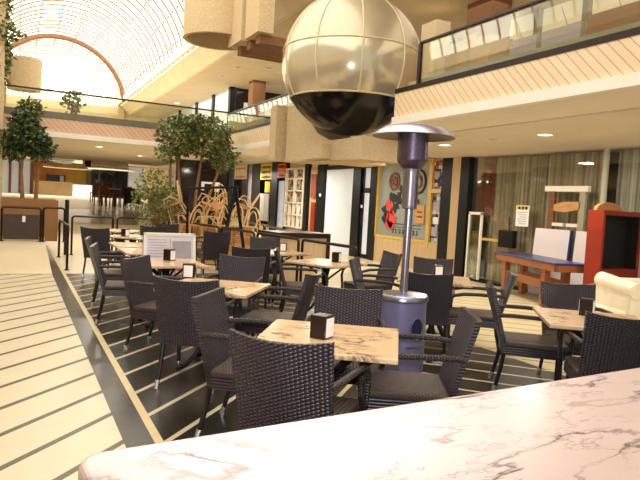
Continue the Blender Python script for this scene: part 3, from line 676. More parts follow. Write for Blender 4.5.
MB().tube([(-.2, 0, 1.2), (0, 0, .3), (.02, 0, -.9)], .02, 5).build('stem', M['bark'], hp)

# ------------------------------------------------------------------ rattan chairs
def make_chair():
    t = thing('rattan_armchair', '', 'chair')
    # back shell: curved, reclined slab
    nx, nz = 12, 12; F = []; Bk = []
    for j in range(nz+1):
        z = .345+(.868-.345)*j/nz
        hw = .235+.02*(j/nz)
        for i in range(nx+1):
            u = -1+2*i/nx
            y = -.235-.145*max(0, (z-.40))/.5*.9 - .045*(1-u*u)*(.3+.7*j/nz)
            zz = z+(.024*u*u if j == nz else 0)
            F.append((u*hw, y, zz)); Bk.append((u*hw, y-.032, zz))
    mb = MB(); W = nx+1; n = len(F); fs = []
    for j in range(nz):
        for i in range(nx):
            a = j*W+i; fs.append((a, a+1, a+W+1, a+W)); fs.append((n+a, n+a+W, n+a+W+1, n+a+1))
    for i in range(nx): fs.append((i, n+i, n+i+1, i+1)); a = nz*W+i; fs.append((a, a+1, n+a+1, n+a))
    for j in range(nz):
        a = j*W; fs.append((a, a+W, n+a+W, n+a)); a = j*W+nx; fs.append((a, n+a, n+a+W, a+W))
    mb.add(F+Bk, fs); mb.build('backrest', M['weave_back'], t, True)
    mb = MB().rbox(-.235, .235, -.25, .25, .405, .452, .02, 3); mb.build('seat', M['weave_seat'], t, True)
    mb = MB().box(-.225, .225, .215, .245, .335, .41).box(-.235, -.21, -.24, .24, .335, .41).box(.21, .235, -.24, .24, .335, .41); mb.build('seat_apron', M['weave_back'], t)
    for s in (-1, 1):
        pts = [(s*.24, -.315, .665), (s*.26, -.22, .672), (s*.272, -.05, .672), (s*.276, .1, .665), (s*.275, .19, .645), (s*.272, .245, .6), (s*.268, .262, .53), (s*.26, .255, .42)]
        MB().tube(pts, .018, 8).build('arm', M['weave_arm'], t, True)
        l = MB().tube([(s*.258, .252, .43), (s*.258, .25, .2), (s*.26, .255, .0)], [.018, .017, .015], 8).build('leg', M['leg'], t, True)
        MB().tube([(s*.2595, .2545, .0), (s*.2585, .252, .07)], .0195, 8).build('foot_cap', M['alu'], l, True)
        l = MB().tube([(s*.205, -.25, .38), (s*.212, -.275, .2), (s*.222, -.32, .0)], [.018, .017, .015], 8).build('leg', M['leg'], t, True)
        MB().tube([(s*.222, -.32, .0), (s*.2188, -.3055, .07)], .0195, 8).build('foot_cap', M['alu'], l, True)
    return t
CH = make_chair()
G1 = 'dark rattan armchairs on the cafe terrace'
first = [True]
def chair(x, y, face, label):
    rz = radians(face-90); x += .06*cos(radians(face)); y += .06*sin(radians(face))
    if first[0]:
        first[0] = False; CH.location = (x, y, 0); CH.rotation_euler = (0, 0, rz); CH['label'] = label; CH['group'] = G1; return CH
    return dup(CH, (x, y, 0), rz, label, G1)
chair(1.32, 2.70, 44, 'rattan armchair nearest the marble counter, its woven back to the viewer')
chair(1.38, 3.57, -38, 'rattan armchair on the walkway side of the nearest marble table, back seen edgewise')
chair(1.34, 4.71, 56, 'rattan armchair backing on the walkway at the second table, whole back and legs in view')
chair(1.30, 5.80, -40, 'rattan armchair turned to the second table, just in front of the A-frame sign')
chair(1.14, 7.22, -10, 'rattan armchair beside the walkway at the table in front of the A-frame sign')
chair(1.20, 8.35, -6, 'rattan armchair by the walkway at the long joined tables, behind the one by the sign')
chair(1.40, 11.15, 58, 'rattan armchair by the corner of the railing, its back to the viewer')
chair(2.09, 3.62, -122, 'rattan armchair on the far side of the nearest marble table, just left of the heater')
chair(2.19, 2.93, 149, 'rattan armchair between the counter and the heater base, facing the nearest table')
chair(2.17, 5.01, 141, 'rattan armchair seen side on at the heater side of the second table')
chair(2.06, 5.96, -125, 'rattan armchair on the far side of the second table')
chair(3.85, 5.02, 52, 'rattan armchair directly behind the heater pole, dark back to the viewer')
chair(4.66, 6.0, -130, 'rattan armchair on the far side of the table behind the heater')
chair(4.40, 7.0, 174, 'rattan armchair facing left at the table with a napkin box near the glass door')
chair(3.80, 5.84, -40, 'rattan armchair seen edgewise at the left of the table behind the heater')
chair(3.95, 3.72, -40, 'rattan armchair facing the right hand table, empty seat toward the counter')
chair(4.40, 4.84, 140, 'rattan armchair back to back with the one at the right hand table')
chair(4.53, 3.69, -120, 'rattan armchair beyond the right hand table, in front of the games table')
chair(3.78, 2.79, 52, 'rattan armchair close to the right frame edge, back turned to the counter')
chair(2.92, 7.66, 62, 'rattan armchair in the middle rows with its back to the viewer, beside an edgewise one')
chair(3.34, 7.02, -22, 'rattan armchair seen edgewise on the near side of the table by the glass door')
chair(3.70, 9.2, -110, 'rattan armchair on the far side of the table nearest the white display shelf')
chair(3.4, 11.1, 85, 'rattan armchair standing alone by the rail in front of the stacked pale chairs')
chair(3.62, 12.0, -170, 'rattan armchair seen edgewise by the rail below the trees')
chair(2.5, 12.3, 80, 'rattan armchair behind the A-frame sign near the back railing')
chair(3.1, 13.55, 70, 'rattan armchair furthest back on the terrace by the back railing')

# ------------------------------------------------------------------ marble topped tables
def make_table():
    t = thing('cafe_table', '', 'table')
    MB().rbox(-.4, .4, -.4, .4, .7, .73, .006, 2).build('tabletop', M['table_marble'], t)
    MB().rbox(-.3, .3, -.025, .025, .67, .7, .005, 1).rbox(-.025, .025, -.3, .3, .67, .7, .005, 1).build('top_support', M['iron'], t)
    MB().lathe([(.06, .1), (.035, .16), (.03, .4), (.035, .6), (.08, .68)], n=14).build('column', M['iron'], t, True)
    for k in range(4):
        a = PI/4+PI/2*k
        pts = [(r*cos(a), r*sin(a), z) for r, z in ((.03, .26), (.1, .22), (.17, .12), (.25, .05), (.33, .02))]
        l = MB().tube(pts, [.022, .022, .02, .02, .022], 8).build('foot', M['iron'], t, True)
        pts = [(r*cos(a), r*sin(a), z) for r, z in ((.03, .5), (.1, .56), (.2, .64), (.26, .68))]
        MB().tube(pts, .014, 6).build('bracket', M['iron'], t, True)
    return t
TB = make_table(); tfirst = [True]; G2 = 'marble topped cafe tables'
def table(x, y, rot, label):
    rz = radians(rot)
    if tfirst[0]:
        tfirst[0] = False; TB.location = (x, y, 0); TB.rotation_euler = (0, 0, rz); TB['label'] = label; TB['group'] = G2; return TB
    return dup(TB, (x, y, 0), rz, label, G2)
table(1.66, 3.05, -34.5, 'square veined marble cafe table nearest the counter')
table(1.60, 5.10, -36.5, 'second cafe table from the counter, behind the nearest one')
table(1.58, 6.98, 0, 'cafe table standing right in front of the A-frame sign')
table(1.70, 8.42, 0, 'cafe table behind the sign, nearer of the two pushed together')
table(1.72, 9.40, 0, 'cafe table behind the sign, further of the two pushed together')
table(1.92, 11.2, -42, 'cafe table with a napkin box near the corner railing')
table(1.95, 12.9, -30, 'furthest cafe table by the back railing')
table(3.74, 7.08, 27, 'cafe table with white napkins in front of the glass door')
table(3.62, 8.55, 10, 'cafe table in the middle rows toward the white display shelf')
table(4.02, 3.12, -38, 'cafe table on the right before the games table')
table(4.28, 5.45, -38, 'cafe table hidden behind the heater and two chairs')

def make_holder():
    t = thing('napkin_holder', '', 'napkin holder')
    MB().rbox(-.05, .05, -.055, .055, 0, .135, .006, 2).build('case', M['holder'], t)
    for s in (-1, 1): MB().box(min(s*.044, s*.054), max(s*.044, s*.054), -.042, .042, .012, .12).build('napkin_stack', M['paper'], t)
    return t
NH = make_holder(); nfirst = [True]; G3 = 'napkin holders on the cafe tables'
def holder(x, y, rot, label):
    if nfirst[0]:
        nfirst[0] = False; NH.location = (x, y, .73); NH.rotation_euler = (0, 0, radians(rot)); NH['label'] = label; NH['group'] = G3; return NH
    return dup(NH, (x, y, .73), radians(rot), label, G3)
holder(1.60, 3.04, -56, 'dark metal napkin holder on the table nearest the counter')
holder(1.66, 7.16, -52, 'dark metal napkin holder in front of the A-frame sign')
holder(1.50, 5.64, 66, 'napkin holder with white face showing on the second table')
holder(1.78, 11.15, -55, 'napkin holder on the table by the corner railing')
holder(3.90, 7.10, -50, 'napkin holder on the table in front of the glass door')
holder(3.78, 8.64, 62, 'napkin holder on the table toward the white display shelf')
holder(4.11, 3.27, -60, 'napkin holder on the table before the games table')
holder(4.44, 5.60, 66, 'napkin holder on the table behind the heater')

# ------------------------------------------------------------------ marble counter
ct = thing('marble_counter', 'pink white veined marble counter in the foreground', 'counter', (.1, 1.075, 0), radians(3.8))
pr = []
r = .05
pr += [(r-r*sin(a), -r+r*cos(a)) for a in [PI/2*i/8 for i in range(9)]]
pr += [(0, -.8), (3.6, -.8), (3.6, 0)]
bm = bmesh.new()
vs = [bm.verts.new((x, y, 1.05)) for x, y in pr]; f = bm.faces.new(vs)
e = bmesh.ops.extrude_face_region(bm, geom=[f]); bmesh.ops.translate(bm, vec=(0, 0, -.05), verts=[v for v in e['geom'] if isinstance(v, bmesh.types.BMVert)])
bmesh.ops.recalc_face_normals(bm, faces=bm.faces[:])
bmesh.ops.bevel(bm, geom=[ed for ed in bm.edges if abs(ed.verts[0].co.z-ed.verts[1].co.z) < 1e-5], offset=.012, segments=3, profile=.5, affect='EDGES')
me = bpy.data.meshes.new('counter_slab'); bm.to_mesh(me); bm.free(); me.materials.append(M['counter_marble'])
o = bpy.data.objects.new('slab', me); COL.objects.link(o); o.parent = ct
MB().box(.16, 3.5, -.66, -.14, 0, 1.0).build('front_panel', M['brown_wood'], ct)
MB().box(.2, 3.5, -.62, -.18, 0, .08).build('plinth', M['black'], ct)

# ------------------------------------------------------------------ patio heater
ht = thing('patio_heater', 'tall silver mushroom patio heater with grey gas cylinder base', 'patio heater', (2.95, 4.16, 0))
ht.rotation_euler = (0, 0, 0)
MB().lathe([(0, .0), (.2, 0), (.215, .02), (.215, .05), (.205, .06)], n=32).build('base_plate', M['iron'], ht, True)
MB().lathe([(.2, .05), (.2, .74)], n=40).build('cylinder_housing', M['heater_body'], ht, True)
MB().lathe([(.2, .73), (.212, .74), (.212, .77), (.2, .785), (.04, .8), (0, .8)], n=40).build('housing_lid', M['steel'], ht, True)
va = atan2(-4.16, -2.95)
Mh = Matrix.Rotation(va+radians(38), 4, 'Z')
def disc_on(r, z, rx, rz_, depth, n=20):
    mb = MB(); mb.prism([(rx*cos(2*PI*i/n), z+rz_*sin(2*PI*i/n)) for i in range(n)], r-.01, r+depth, 'x', Mh); return mb
disc_on(.19, .52, .055, .085, .012).build('oval_opening', plain('oval_hole_blue', hexc(40, 44, 78), .3, .2, .2, 6), ht)
MB().tube([Mh @ Vector((.203, .06*cos(2*PI*i/24), .52+.09*sin(2*PI*i/24))) for i in range(25)], .006, 5).build('opening_rim', M['steel'], ht, True)
MB().box(.196, .204, -.09, .09, .36, .375, Mh).build('label_strip', M['steel'], ht)
MB().tube([(0, 0, .78), (0, 0, 1.62)], .033, 20).build('pole', M['steel'], ht, True)
MB().lathe([(.05, 1.5), (.062, 1.505), (.066, 1.53), (.066, 1.8), (.075, 1.84)], n=28).build('pole_sleeve', M['steel'], ht, True)
MB().lathe([(.07, 1.83), (.125, 1.89), (.128, 1.91)], n=32).build('burner_cone', M['steel_dark'], ht, True)
MB().lathe([(.128, 1.91), (.128, 2.13), (.1, 2.14)], n=32).build('burner_screen', M['steel_dark'], ht, True)
MB().lathe([(.0, 2.21), (.1, 2.205), (.25, 2.175), (.32, 2.13), (.345, 2.1)], n=48).build('reflector_hood', M['steel'], ht, True)
MB().lathe([(.343, 2.098), (.315, 2.115), (.24, 2.15), (.0, 2.18)], n=48).build('hood_underside', plain('hood_reflection_tone', hexc(150, 128, 110), .4, .5, .1, 3), ht, True)  # brown tone stands in for the dull reflection under the hood

# ------------------------------------------------------------------ A-frame sign
sg = thing('a_frame_sign', 'pale A-frame poster board behind a cafe table', 'sign board', (1.78, 7.70, 0))
for s, nm in ((-1, 'front_board'), (1, 'rear_board')):
    R_ = Matrix.Translation((0, 0, 1.0)) @ Matrix.Rotation(radians(9*s), 4, 'X') @ Matrix.Translation((0, 0, -1.0))
    p = MB().box(-.31, .31, -.012, .012, .02, 1.0, R_).build(nm, M['sign_panel'], sg)
    MB().box(-.33, -.295, -.02, .02, 0, 1.02, R_).box(.295, .33, -.02, .02, 0, 1.02, R_).box(-.33, .33, -.02, .02, .985, 1.02, R_).build('frame', M['white_paint'], p)
    if s < 0:
        rn = random.Random(5)
        for i in range(8):
            MB().box(-.27, -.27+.17+.08*rn.random(), -.016, -.012, .93-.035*i, .938-.035*i, R_).build('text_line', M['grey_print'], p)
        MB().box(.0, .005, -.016, -.012, .6, .95, R_).build('divider', M['pink'], p)
        MB().box(.03, .27, -.015, -.012, .64, .92, R_).build('picture', M['grey_print'], p)
        MB().box(.0, .24, -.017, -.012, .43, .62, R_).build('red_panel', M['pink'], p)
        for i in range(5): MB().box(.03+.04*i, .055+.04*i, -.02, -.017, .49, .54, R_).build('lettering', M['sign_panel'], p)
        mb = MB()
        for k in range(3):
            x = -.17+.05*k
            mb.prism([(x, .62), (x+.045, .62), (x+.075, .44), (x+.03, .44)], -.018, -.012, 'y', R_)
        mb.build('black_lettering', M['black'], p)

# ------------------------------------------------------------------ railings
def rail_panel(x, y, ang, L, label, h=.9, fill=False, z=0):
    t = thing('tube_railing', label, 'railing', (x, y, z), radians(ang), 'bent tube railings round the terrace')
    r = .06; pts = [(0, 0, 0), (0, 0, h-r)]+[(r-r*cos(a), 0, h-r+r*sin(a)) for a in (PI/6, PI/3, PI/2)]+[(L-r+r*sin(a), 0, h-r+r*cos(a)) for a in (0, PI/6, PI/3, PI/2)]+[(L, 0, 0)]
    MB().tube(pts, .024, 8).build('tube_frame', M['rail'], t, True)
    if fill:
        p = MB().box(.03, L-.03, -.008, .008, .04, .58).build('dark_panel', plain('dark_infill_panel', hexc(66, 48, 36), .4, .1), t)
        MB().box(L*.52, L*.6, -.014, -.008, .42, .55).build('small_notice', M['paper'], p)
    for xx in (0, L): MB().lathe([(.05, 0), (.05, .012), (.026, .02)], (xx, 0, 0), 10).build('base_flange', M['rail'], t)
    return t
rail_panel(.9, 12.1, 90, 2.35, 'tube railing running along the walkway edge, seen nearly end on', .83)
rail_panel(1.2, 15.0, 0, .9, 'tube railing at the back corner of the terrace, beside the tall post', .9)
rail_panel(2.2, 15.0, 0, 1.1, 'tube railing at the back of the terrace, second along from the tall post', .9)
rail_panel(-.24, 14.5, 0, .76, 'tube railing with dark infill panel below the brown planter wall', .73, True, .335)
rail_panel(.57, 14.5, 0, .43, 'short open tube railing between the infilled railing and the tall post', .75, False, .335)
tag(MB().tube([(1.08, 15.0, 0), (1.08, 15.0, 1.24)], .045, 10).lathe([(.045, 1.24), (.05, 1.26), (0, 1.29)], (1.08, 15, 0), 10).build('railing_post', M['rail'], None, True), 'thick dark tall post at the corner of the terrace railings', 'post')
xa, ya, xb, yb_ = 3.45, 15.2, 4.42, 7.4
rl = ['tube railing before the stacked pale chairs, furthest stretch', 'tube railing below the black A-shaped stand', 'tube railing between the black stand and the white display shelf',
      'tube railing beside the white display shelf, next to last stretch', 'tube railing nearest the glass door, last stretch']
ang = atan2(yb_-ya, xb-xa); Lt = sqrt((xb-xa)**2+(yb_-ya)**2)
for i in range(5):
    s = Lt*i/5+.06; rail_panel(xa+cos(ang)*s, ya+sin(ang)*s, ang*180/PI, Lt/5-.12, rl[i], .9)
rl = ['back tube railing far right of the tree, furthest stretch', 'back tube railing in front of the yellow sign shop', 'back tube railing before the white display shelf']
xa, ya, xb, yb_ = 5.7, 15.4, 4.95, 10.2
ang = atan2(yb_-ya, xb-xa); Lt = sqrt((xb-xa)**2+(yb_-ya)**2)
for i in range(3):
    s = Lt*i/3+.06; rail_panel(xa+cos(ang)*s, ya+sin(ang)*s, ang*180/PI, Lt/3-.12, rl[i], .9)
pb = thing('planter_box', 'low tan planter box with dark rim in front of the glass door', 'planter', (5.0, 10.0, 0), radians(8))
MB().box(-.75, .3, 0, .7, 0, .86).build('body', M['pillar'], pb); MB().box(-.8, .34, -.04, .74, .86, .95).box(.28, .34, -.04, .0, 0, .9).build('rim', M['rail'], pb)

# ------------------------------------------------------------------ stacked pale bentwood chairs + black stand + crates
def make_bent():
    t = thing('bentwood_chair', '', 'chair')
    MB().lathe([(0, .43), (.2, .43), (.21, .445), (.2, .46), (0, .46)], n=18).build('seat', M['tan_wood'], t, True)
    def hoop(w, h, y0): return [(w*cos(a), -.17-y0*sin(a), .45+h*sin(a)) for a in [PI*i/14 for i in range(15)]]
    MB().tube(hoop(.2, .46, .1), .017, 6).build('back_hoop', M['bent'], t, True)
    MB().tube(hoop(.12, .36, .08), .013, 6).build('inner_hoop', M['bent'], t, True)
    for s in (-1, 1):
        MB().tube([(s*.19, -.16, .5), (s*.27, -.02, .66), (s*.27, .14, .64), (s*.2, .2, .44)], .015, 6).build('arm', M['bent'], t, True)
        MB().tube([(s*.15, .15, .43), (s*.2, .21, 0)], .016, 6).build('leg', M['bent'], t, True)
        MB().tube([(s*.15, -.15, .43), (s*.19, -.22, 0)], .016, 6).build('leg', M['bent'], t, True)
    MB().tube([(.17*cos(a), .17*sin(a), .2) for a in [2*PI*i/16 for i in range(17)]], .009, 5, False).build('leg_ring', M['bent'], t, True)
    return t
BC = make_bent(); bf = True
bl = ['leftmost of the lower row', 'second of the lower row', 'third of the lower row', 'last of the lower row by the shops', 'leftmost of the upper row', 'second of the upper row', 'third of the upper row', 'last of the upper row by the shops']
GB = 'pale bentwood chairs piled behind the railing'
k = 0
for (x, y, z, rz, tilt) in [(3.55, 13.3, .42, 20, 0), (4.0, 13.3, .42, 60, 0), (4.45, 13.3, .42, 110, 0), (4.92, 13.3, .42, 140, 0),
                            (3.5, 14.0, .92, 70, -24), (3.95, 14.0, .92, 40, 22), (4.4, 14.0, .92, 120, -28), (4.85, 14.0, .92, 80, 20)]:
    lab = 'pale bentwood chair in the pile, ' + bl[k]
    if k == 0:
        o = BC; o['label'] = lab; o['group'] = GB; o.location = (x, y, z)
    else: o = dup(BC, (x, y, z), 0, lab, GB)
    o.rotation_euler = (radians(tilt), radians(tilt*.4), radians(rz)); k += 1
for (x0, x1, l) in ((3.3, 3.76, 'tan wooden crate under the bentwood pile, by the olive bush'), (3.78, 4.2, 'tan wooden crate under the middle of the bentwood pile'), (4.22, 4.66, 'tan wooden crate behind the black A-shaped stand'), (4.68, 5.14, 'tan wooden crate at the shop end of the bentwood pile')):
    t = thing('wooden_crate', l, 'crate', ((x0+x1)/2, 13.5, 0)); w = (x1-x0)/2
    for i in range(4): MB().box(-w, w, -.5, -.47, .02+.1*i, .105+.1*i).build('slat', M['tan_wood'], t)
    for i in range(8): MB().box(-w, w, .1, .13, .02+.105*i, .115+.105*i).build('slat', M['tan_wood'], t)
    MB().box(-w, w, -.47, .1, .38, .42).build('lid', M['tan_wood'], t); MB().box(-w, w, .13, .7, .81, .86).build('upper_lid', M['tan_wood'], t)
    for sx in (-1, 1): MB().prism([(-.47, 0), (.7, 0), (.7, .81), (.13, .81), (.13, .38), (-.47, .38)], sx*w-.012, sx*w+.012, 'x').build('end_panel', M['tan_wood'], t)
st = thing('a_shaped_stand', 'black A-shaped stand with a long top bar over the pale chairs', 'stand', (4.35, 12.75, 0))
for s in (-1, 1): MB().tube([(0, 0, 1.78), (s*.32, -.05, .0)], .04, 6).build('leg', M['black'], st, True)
MB().tube([(-.2, -.02, .85), (.2, -.02, .85)], .03, 6).build('crossbar', M['black'], st, True)
MB().tube([(.08, 0, 1.78), (-1.0, .2, 1.68)], .03, 6).build('top_bar', M['black'], st, True)
MB().tube([(-1.0, .2, 1.7), (-.98, .2, 0)], .03, 6).build('leg', M['black'], st, True)

# ------------------------------------------------------------------ trees
def tree(name, label, loc, blobs, trunks, n, size, leaf, bark, seed, droop=.1):
    t = thing(name, label, 'tree', loc)
    foliage(n, blobs, size, seed, droop).build('foliage', M[leaf], t)
    for tr in trunks:
        m = len(tr); MB().tube(tr, [.05-.025*i/(m-1) for i in range(m)], 7).build('trunk', M[bark], t, True)
    return t
tree('ficus_tree', 'dark ficus tree growing from the brown planter wall', (.22, 15.45, 1.24),
     [(-.02, 0, 1.4, .5, .38, .4), (.3, 0, 1.18, .3, .35, .28), (-.3, 0, 1.15, .34, .35, .28), (-.05, 0, 1.75, .32, .33, .3)],
     [[(-.06, 0, .01), (-.1, 0, .6), (-.06, 0, 1.4)], [(.22, .06, .01), (.25, .06, .65), (.2, 0, 1.3)]], 3000, .11, 'leaf_dark', 'bark', 1)
tb = thing('brown_planter', 'big plain brown planter wall holding the dark ficus', 'planter', (0, 15.1, 0))
MB().box(-.26, .9, 0, .82, .3, 1.24).build('planter_wall', M['brown_box'], tb); MB().box(-.2, .86, .05, .78, 1.24, 1.25).build('soil', M['bark'], tb)
tree('ficus_tree', 'wide green ficus tree in front of the cross bridge above the pale chairs', (3.86, 14.75, 0),
     [(-.35, 0, 2.95, .55, .6, .5), (.35, 0, 3.0, .65, .6, .55), (.0, 0, 3.2, .5, .5, .35), (.8, -.1, 2.55, .38, .4, .42), (-.55, 0, 2.55, .32, .4, .25)],
     [[(.0, 0, .42), (-.25, 0, 1.5), (-.35, 0, 2.7)], [(.1, .0, .42), (.15, 0, 1.6), (.3, 0, 2.9)], [(.2, 0, .42), (.5, 0, 1.6), (.75, -.1, 2.4)], [(-.1, 0, .42), (-.5, 0, 1.7), (-.5, 0, 2.5)]], 4200, .105, 'leaf', 'bark', 2)
tree('olive_bush', 'thin olive green bush with reddish trunk beyond the A-frame sign', (2.85, 14.1, 0),
     [(0, 0, 1.75, .42, .4, .4), (-.2, 0, 1.3, .32, .35, .4), (.28, 0, 1.3, .4, .35, .4), (.0, 0, .95, .3, .3, .25)],
     [[(0, 0, 0), (.02, 0, .8), (-.02, 0, 1.8)], [(.02, 0, 0), (.12, 0, .9), (.28, 0, 1.5)]], 1500, .085, 'leaf_light', 'bark_red', 3)
tree('ficus_tree', 'bush of dark leaves half hidden left of the bentwood pile', (3.35, 15.1, 0),
     [(0, 0, 1.35, .4, .4, .5)], [[(0, 0, 0), (0, 0, 1.2)]], 500, .13, 'leaf', 'bark', 4)
tree('trailing_plant', 'plant on the cross bridge ledge below the drum planter', (.35, 16.25, 3.1), [(-.05, -.25, .25, .28, .16, .28)], [[(0, 0, .1), (-.05, -.1, .3)]], 260, .13, 'leaf', 'bark', 5, .3)
tree('potted_plant', 'thin spiky plant on the ledge along the bridge beyond the drum planter', (1.25, 16.7, 3.2), [(0, 0, .55, .26, .2, .32)], [[(0, 0, .0), (0, 0, .5)], [(.05, 0, 0), (.15, 0, .6)]], 160, .14, 'leaf_light', 'bark', 6, -.3)

# ------------------------------------------------------------------ far concourse
FZ = 1.1
wc = thing('bar_counter', 'tan tiled bar counter before the orange wall far down the concourse', 'counter', (1.9, 44.5, FZ))
MB().box(-.8, 1.6, 0, .5, 0, .85).build('front', M['beige_tile'], wc); MB().box(-.85, 1.65, -.05, .55, .85, .92).build('top', M['tan_wood'], wc)
wl = thing('lit_counter', 'bright white lit counter block at the end of the bar', 'counter', (3.55, 44.3, FZ))
MB().rbox(0, 1.2, 0, .6, 0, .78, .03).build('body', M['counter_glow'], wl); MB().box(-.03, 1.23, -.03, .63, .78, .82).build('top', M['white_paint'], wl)
struct('wall_bar', MB().box(1.2, 3.3, 48, 48.2, FZ, 3.4), M['orange_wall']); struct('wall_bar_ochre', MB().box(3.3, 4.7, 48, 48.2, FZ, 3.4), M['yellow_wall'])
o = MB().box(2.0, 3.25, 47.8, 47.9, 1.9, 2.55).build('menu_display', M['screen']); tag(o, 'dark menu display on the orange bar wall', 'display')
MB().box(2.9, 3.15, 47.75, 47.8, 1.95, 2.5).build('white_card', M['paper'], o)
struct('wall_far_glazing', MB().box(5.0, 7.6, 47.5, 47.7, FZ, 3.1), M['dark_glass'])
for i, xq in enumerate((5.5, 6.1, 6.7)): struct('trim_glazing_post', MB().box(xq, xq+.12, 47.4, 47.5, FZ, 3.1), M['teal' if i == 0 else 'black'])
struct('wall_far_end', MB().box(7.2, 8.6, 44.5, 44.7, FZ, 3.4), M['white_panel'])
struct('wall_beige_end', MB().box(7.9, 9.4, 42, 42.2, FZ, 3.4), M['cream_wall'])
struct('wall_far_left', MB().box(-3, .9, 46, 46.2, FZ, 3.4), M['white_panel'])
for xq in (-.4, .2, .9): struct('trim_far_post', MB().box(xq, xq+.16, 45.8, 46, FZ, 3.2), M['brown_wood'])
def canopy(name, label, x0, x1, y, z, sag, m):
    mb = MB(); n = 12; top = []; bot = []
    for i in range(n+1):
        u = i/n; x = x0+(x1-x0)*u; zz = z-sag*4*u*(1-u)
        top += [(x, y, zz+.05), (x, y+1.6, zz+.2)]
    mb.add(top, [(2*i, 2*i+2, 2*i+3, 2*i+1) for i in range(n)])
    mb.add([(x, yy, zz-.05) for x, yy, zz in top], [(2*i, 2*i+2, 2*i+3, 2*i+1) for i in range(n)])
    mb.add([(top[2*i][0], y, top[2*i][2]) for i in range(n+1)]+[(top[2*i][0], y, top[2*i][2]-.05) for i in range(n+1)], [(i, i+1, n+2+i, n+1+i) for i in range(n)])
    return tag(mb.build(name, M[m]), label, 'canopy')
canopy('fabric_canopy', 'dark green sagging canopy over the far bar', 1.5, 3.9, 40, 3.3, .26, 'green_canopy')
canopy('fabric_canopy', 'white fabric canopy spanning the far bar front', 1.6, 4.6, 43, 2.9, .03, 'white_paint')
canopy('fabric_canopy', 'white fabric canopy spanning the dark far shop', 4.2, 7.3, 42, 2.95, -.03, 'white_paint')
canopy('fabric_canopy', 'cream canopy high above the white lit counter', 3.2, 6.0, 39, 3.12, -.03, 'cream_wall')
o = MB().rbox(2.55, 2.78, 26.56, 26.8, 2.5, 2.75, .02).build('loudspeaker', M['black']); tag(o, 'small black loudspeaker fixed to the beige ceiling beam', 'loudspeaker')
def make_cafe():
    t = thing('dining_chair', '', 'chair')
    MB().rbox(-.2, .2, -.2, .2, .43, .47, .01).build('seat', M['brown_wood'], t); MB().box(-.2, .2, -.21, -.18, .55, .9).build('backrest', M['brown_wood'], t)
    for sx in (-1, 1):
        for sy in (-1, 1): MB().box(sx*.18-.02, sx*.18+.02, sy*.18-.02, sy*.18+.02, 0, .55 if sy < 0 else .43).build('leg', M['brown_wood'], t)
    return t
DC = make_cafe(); gd = 'brown dining chairs on the far platform'
def zramp(y): return 1.1*(y-22.3)/7.7 if y < 30 else 1.1
pl = [(3.4, 28.3, 30), (3.75, 28.5, 200), (4.15, 28.2, 60), (4.5, 28.6, 120), (3.9, 29.2, 80), (3.3, 29.3, 10)]
dl = ['nearest the white counter', 'second along', 'in the middle of the front', 'at the dark end', 'behind the middle one', 'behind the nearest one']
for i, (x, y, a) in enumerate(pl):
    lab = 'brown wooden dining chair far back on the ramp, ' + dl[i]
    if i == 0: DC.location = (x, y, zramp(y)); DC.rotation_euler = (0, 0, radians(a)); DC['label'] = lab; DC['group'] = gd
    else: dup(DC, (x, y, zramp(y)), radians(a), lab, gd)
dt = thing('dining_table', 'pale topped dining table among brown chairs far back', 'table', (4.1, 28.8, zramp(28.8)))
MB().rbox(-.35, .35, -.3, .3, .72, .75, .01).build('tabletop', M['bent'], dt); MB().lathe([(.2, 0), (.04, .04), (.04, .72)], n=10).build('pedestal', M['iron'], dt)
o = thing('dark_armchair', 'dark green armchair beside the far dining chairs', 'chair', (4.75, 28.2, zramp(28.2)))
MB().rbox(-.3, .3, -.3, .3, .2, .5, .05).build('seat', M['green_canopy'], o); MB().rbox(-.3, .3, .2, .32, .3, .9, .05).build('backrest', M['green_canopy'], o)
for sx in (-1, 1): MB().rbox(sx*.3-.05, sx*.3+.05, -.3, .3, .15, .65, .03).build('arm', M['green_canopy'], o); MB().box(sx*.25-.02, sx*.25+.02, -.25, -.2, 0, .2).build('leg', M['black'], o); MB().box(sx*.25-.02, sx*.25+.02, .2, .25, 0, .2).build('leg', M['black'], o)

# ------------------------------------------------------------------ downlights
def downlight(x, y, z, label, on=True):
    t = thing('downlight', label, 'ceiling light', (x, y, z))
    MB().lathe([(.1, 0), (.125, -.012), (.13, 0)], n=24).build('trim_ring', M['white_paint'], t, True)
    MB().lathe([(0, -.004), (.1, -.004)], n=24).build('disc', M['lamp' if on else 'vent'], t)
    return t
downlight(7.14, 6.67, 2.74, 'lit round downlight in the soffit above the red cabinet side')
downlight(7.17, 9.1, 2.74, 'lit round downlight in the soffit just beyond the heater hood')
downlight(7.1, 7.75, 2.74, 'unlit round fitting in the soffit between two lit downlights', False)
downlight(2.07, 17.97, 2.76, 'lit round downlight under the cross bridge near the dark ficus')
downlight(3.65, 20.5, 2.76, 'lit round downlight deep under the cross bridge')
downlight(6.3, 26.9, 5.6, 'lit round downlight far along the upper gallery ceiling')
for i, (x, y) in enumerate(((6.1, 18.2), (6.1, 19.8), (6.9, 17.6))): downlight(x, y, 5.6, ['unlit ceiling fitting of the upper gallery nearest the lift tower', 'unlit ceiling fitting of the upper gallery further from the lift tower', 'unlit ceiling fitting of the upper gallery above the brown column'][i], False)

# ------------------------------------------------------------------ light
w = bpy.data.worlds.new('World'); S.world = w; w.use_nodes = True
bg = w.node_tree.nodes['Background']; bg.inputs[0].default_value = (1, .965, .92, 1); bg.inputs[1].default_value = .6
def area(name, loc, rot, size, power, c=(1, .95, .87), sy=None):
    l = bpy.data.lights.new(name, 'AREA'); l.energy = power; l.size = size; l.color = c
    if sy: l.shape = 'RECTANGLE'; l.size_y = sy
    o = bpy.data.objects.new(name, l); COL.objects.link(o); o.location = loc; o.rotation_euler = rot; return o
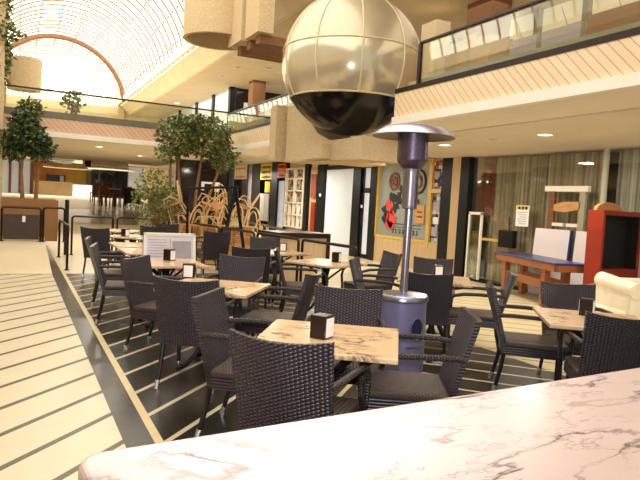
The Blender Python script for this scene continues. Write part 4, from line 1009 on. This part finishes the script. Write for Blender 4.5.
# lamps at the soffit downlights, plus fill lamps added along the arcade without fittings
for (x, y, p) in ((7.14, 6.6, 40), (7.17, 9.1, 40), (7.1, 3.5, 40), (2.1, 17.97, 40), (3.65, 20.5, 50), (7.0, 13.5, 60), (7.6, 18, 70), (8.2, 23.5, 70)):
    area('downlight_and_fill', (x, y, 2.7), (0, 0, 0), .25, p*1.3, (1, .94, .82))
area('far_hall_fill', (3, 38, 3.3), (0, 0, 0), 8, 560, (1, .93, .8))  # added fill to brighten the far concourse, no fitting there
area('upper_gallery_fill', (7.3, 6, 5.5), (0, 0, 0), 2, 100, (1, .92, .78), 14)  # both upper gallery lamps are added fill, without fittings of their own
area('upper_gallery_fill', (6.5, 22, 5.5), (0, 0, 0), 2, 110, (1, .92, .78), 10)
# the photographer's flash
fl = bpy.data.lights.new('camera_flash', 'SPOT'); fl.energy = 330; fl.shadow_soft_size = .05; fl.spot_size = radians(74); fl.spot_blend = .75; fl.color = (.9, .93, 1)
fo = bpy.data.objects.new('camera_flash', fl); COL.objects.link(fo); fo.location = (-.05, .0, 1.62); fo.rotation_euler = (radians(90), 0, radians(-27))

# ------------------------------------------------------------------ camera
cam = bpy.data.cameras.new('camera'); co = bpy.data.objects.new('camera', cam); COL.objects.link(co)
cam.sensor_width = 36; cam.lens = 600/640*36; cam.clip_start = .05
yaw, pit, rol = radians(27.09265), radians(3.42067), radians(3.20522)
Hd = Vector((sin(yaw), cos(yaw), 0)); R0 = Vector((cos(yaw), -sin(yaw), 0))
F = cos(pit)*Hd-sin(pit)*Vector((0, 0, 1)); U0 = sin(pit)*Hd+cos(pit)*Vector((0, 0, 1))
Rc = cos(rol)*R0+sin(rol)*U0; Uc = cos(rol)*U0-sin(rol)*R0
mw = Matrix((Rc, Uc, -F)).transposed().to_4x4(); mw.translation = (0, 0, 1.5)
co.matrix_world = mw
S.camera = co
S.view_settings.view_transform = 'Standard'; S.view_settings.exposure = 0
S.cycles.max_bounces = 8; S.cycles.diffuse_bounces = 4; S.cycles.transparent_max_bounces = 12
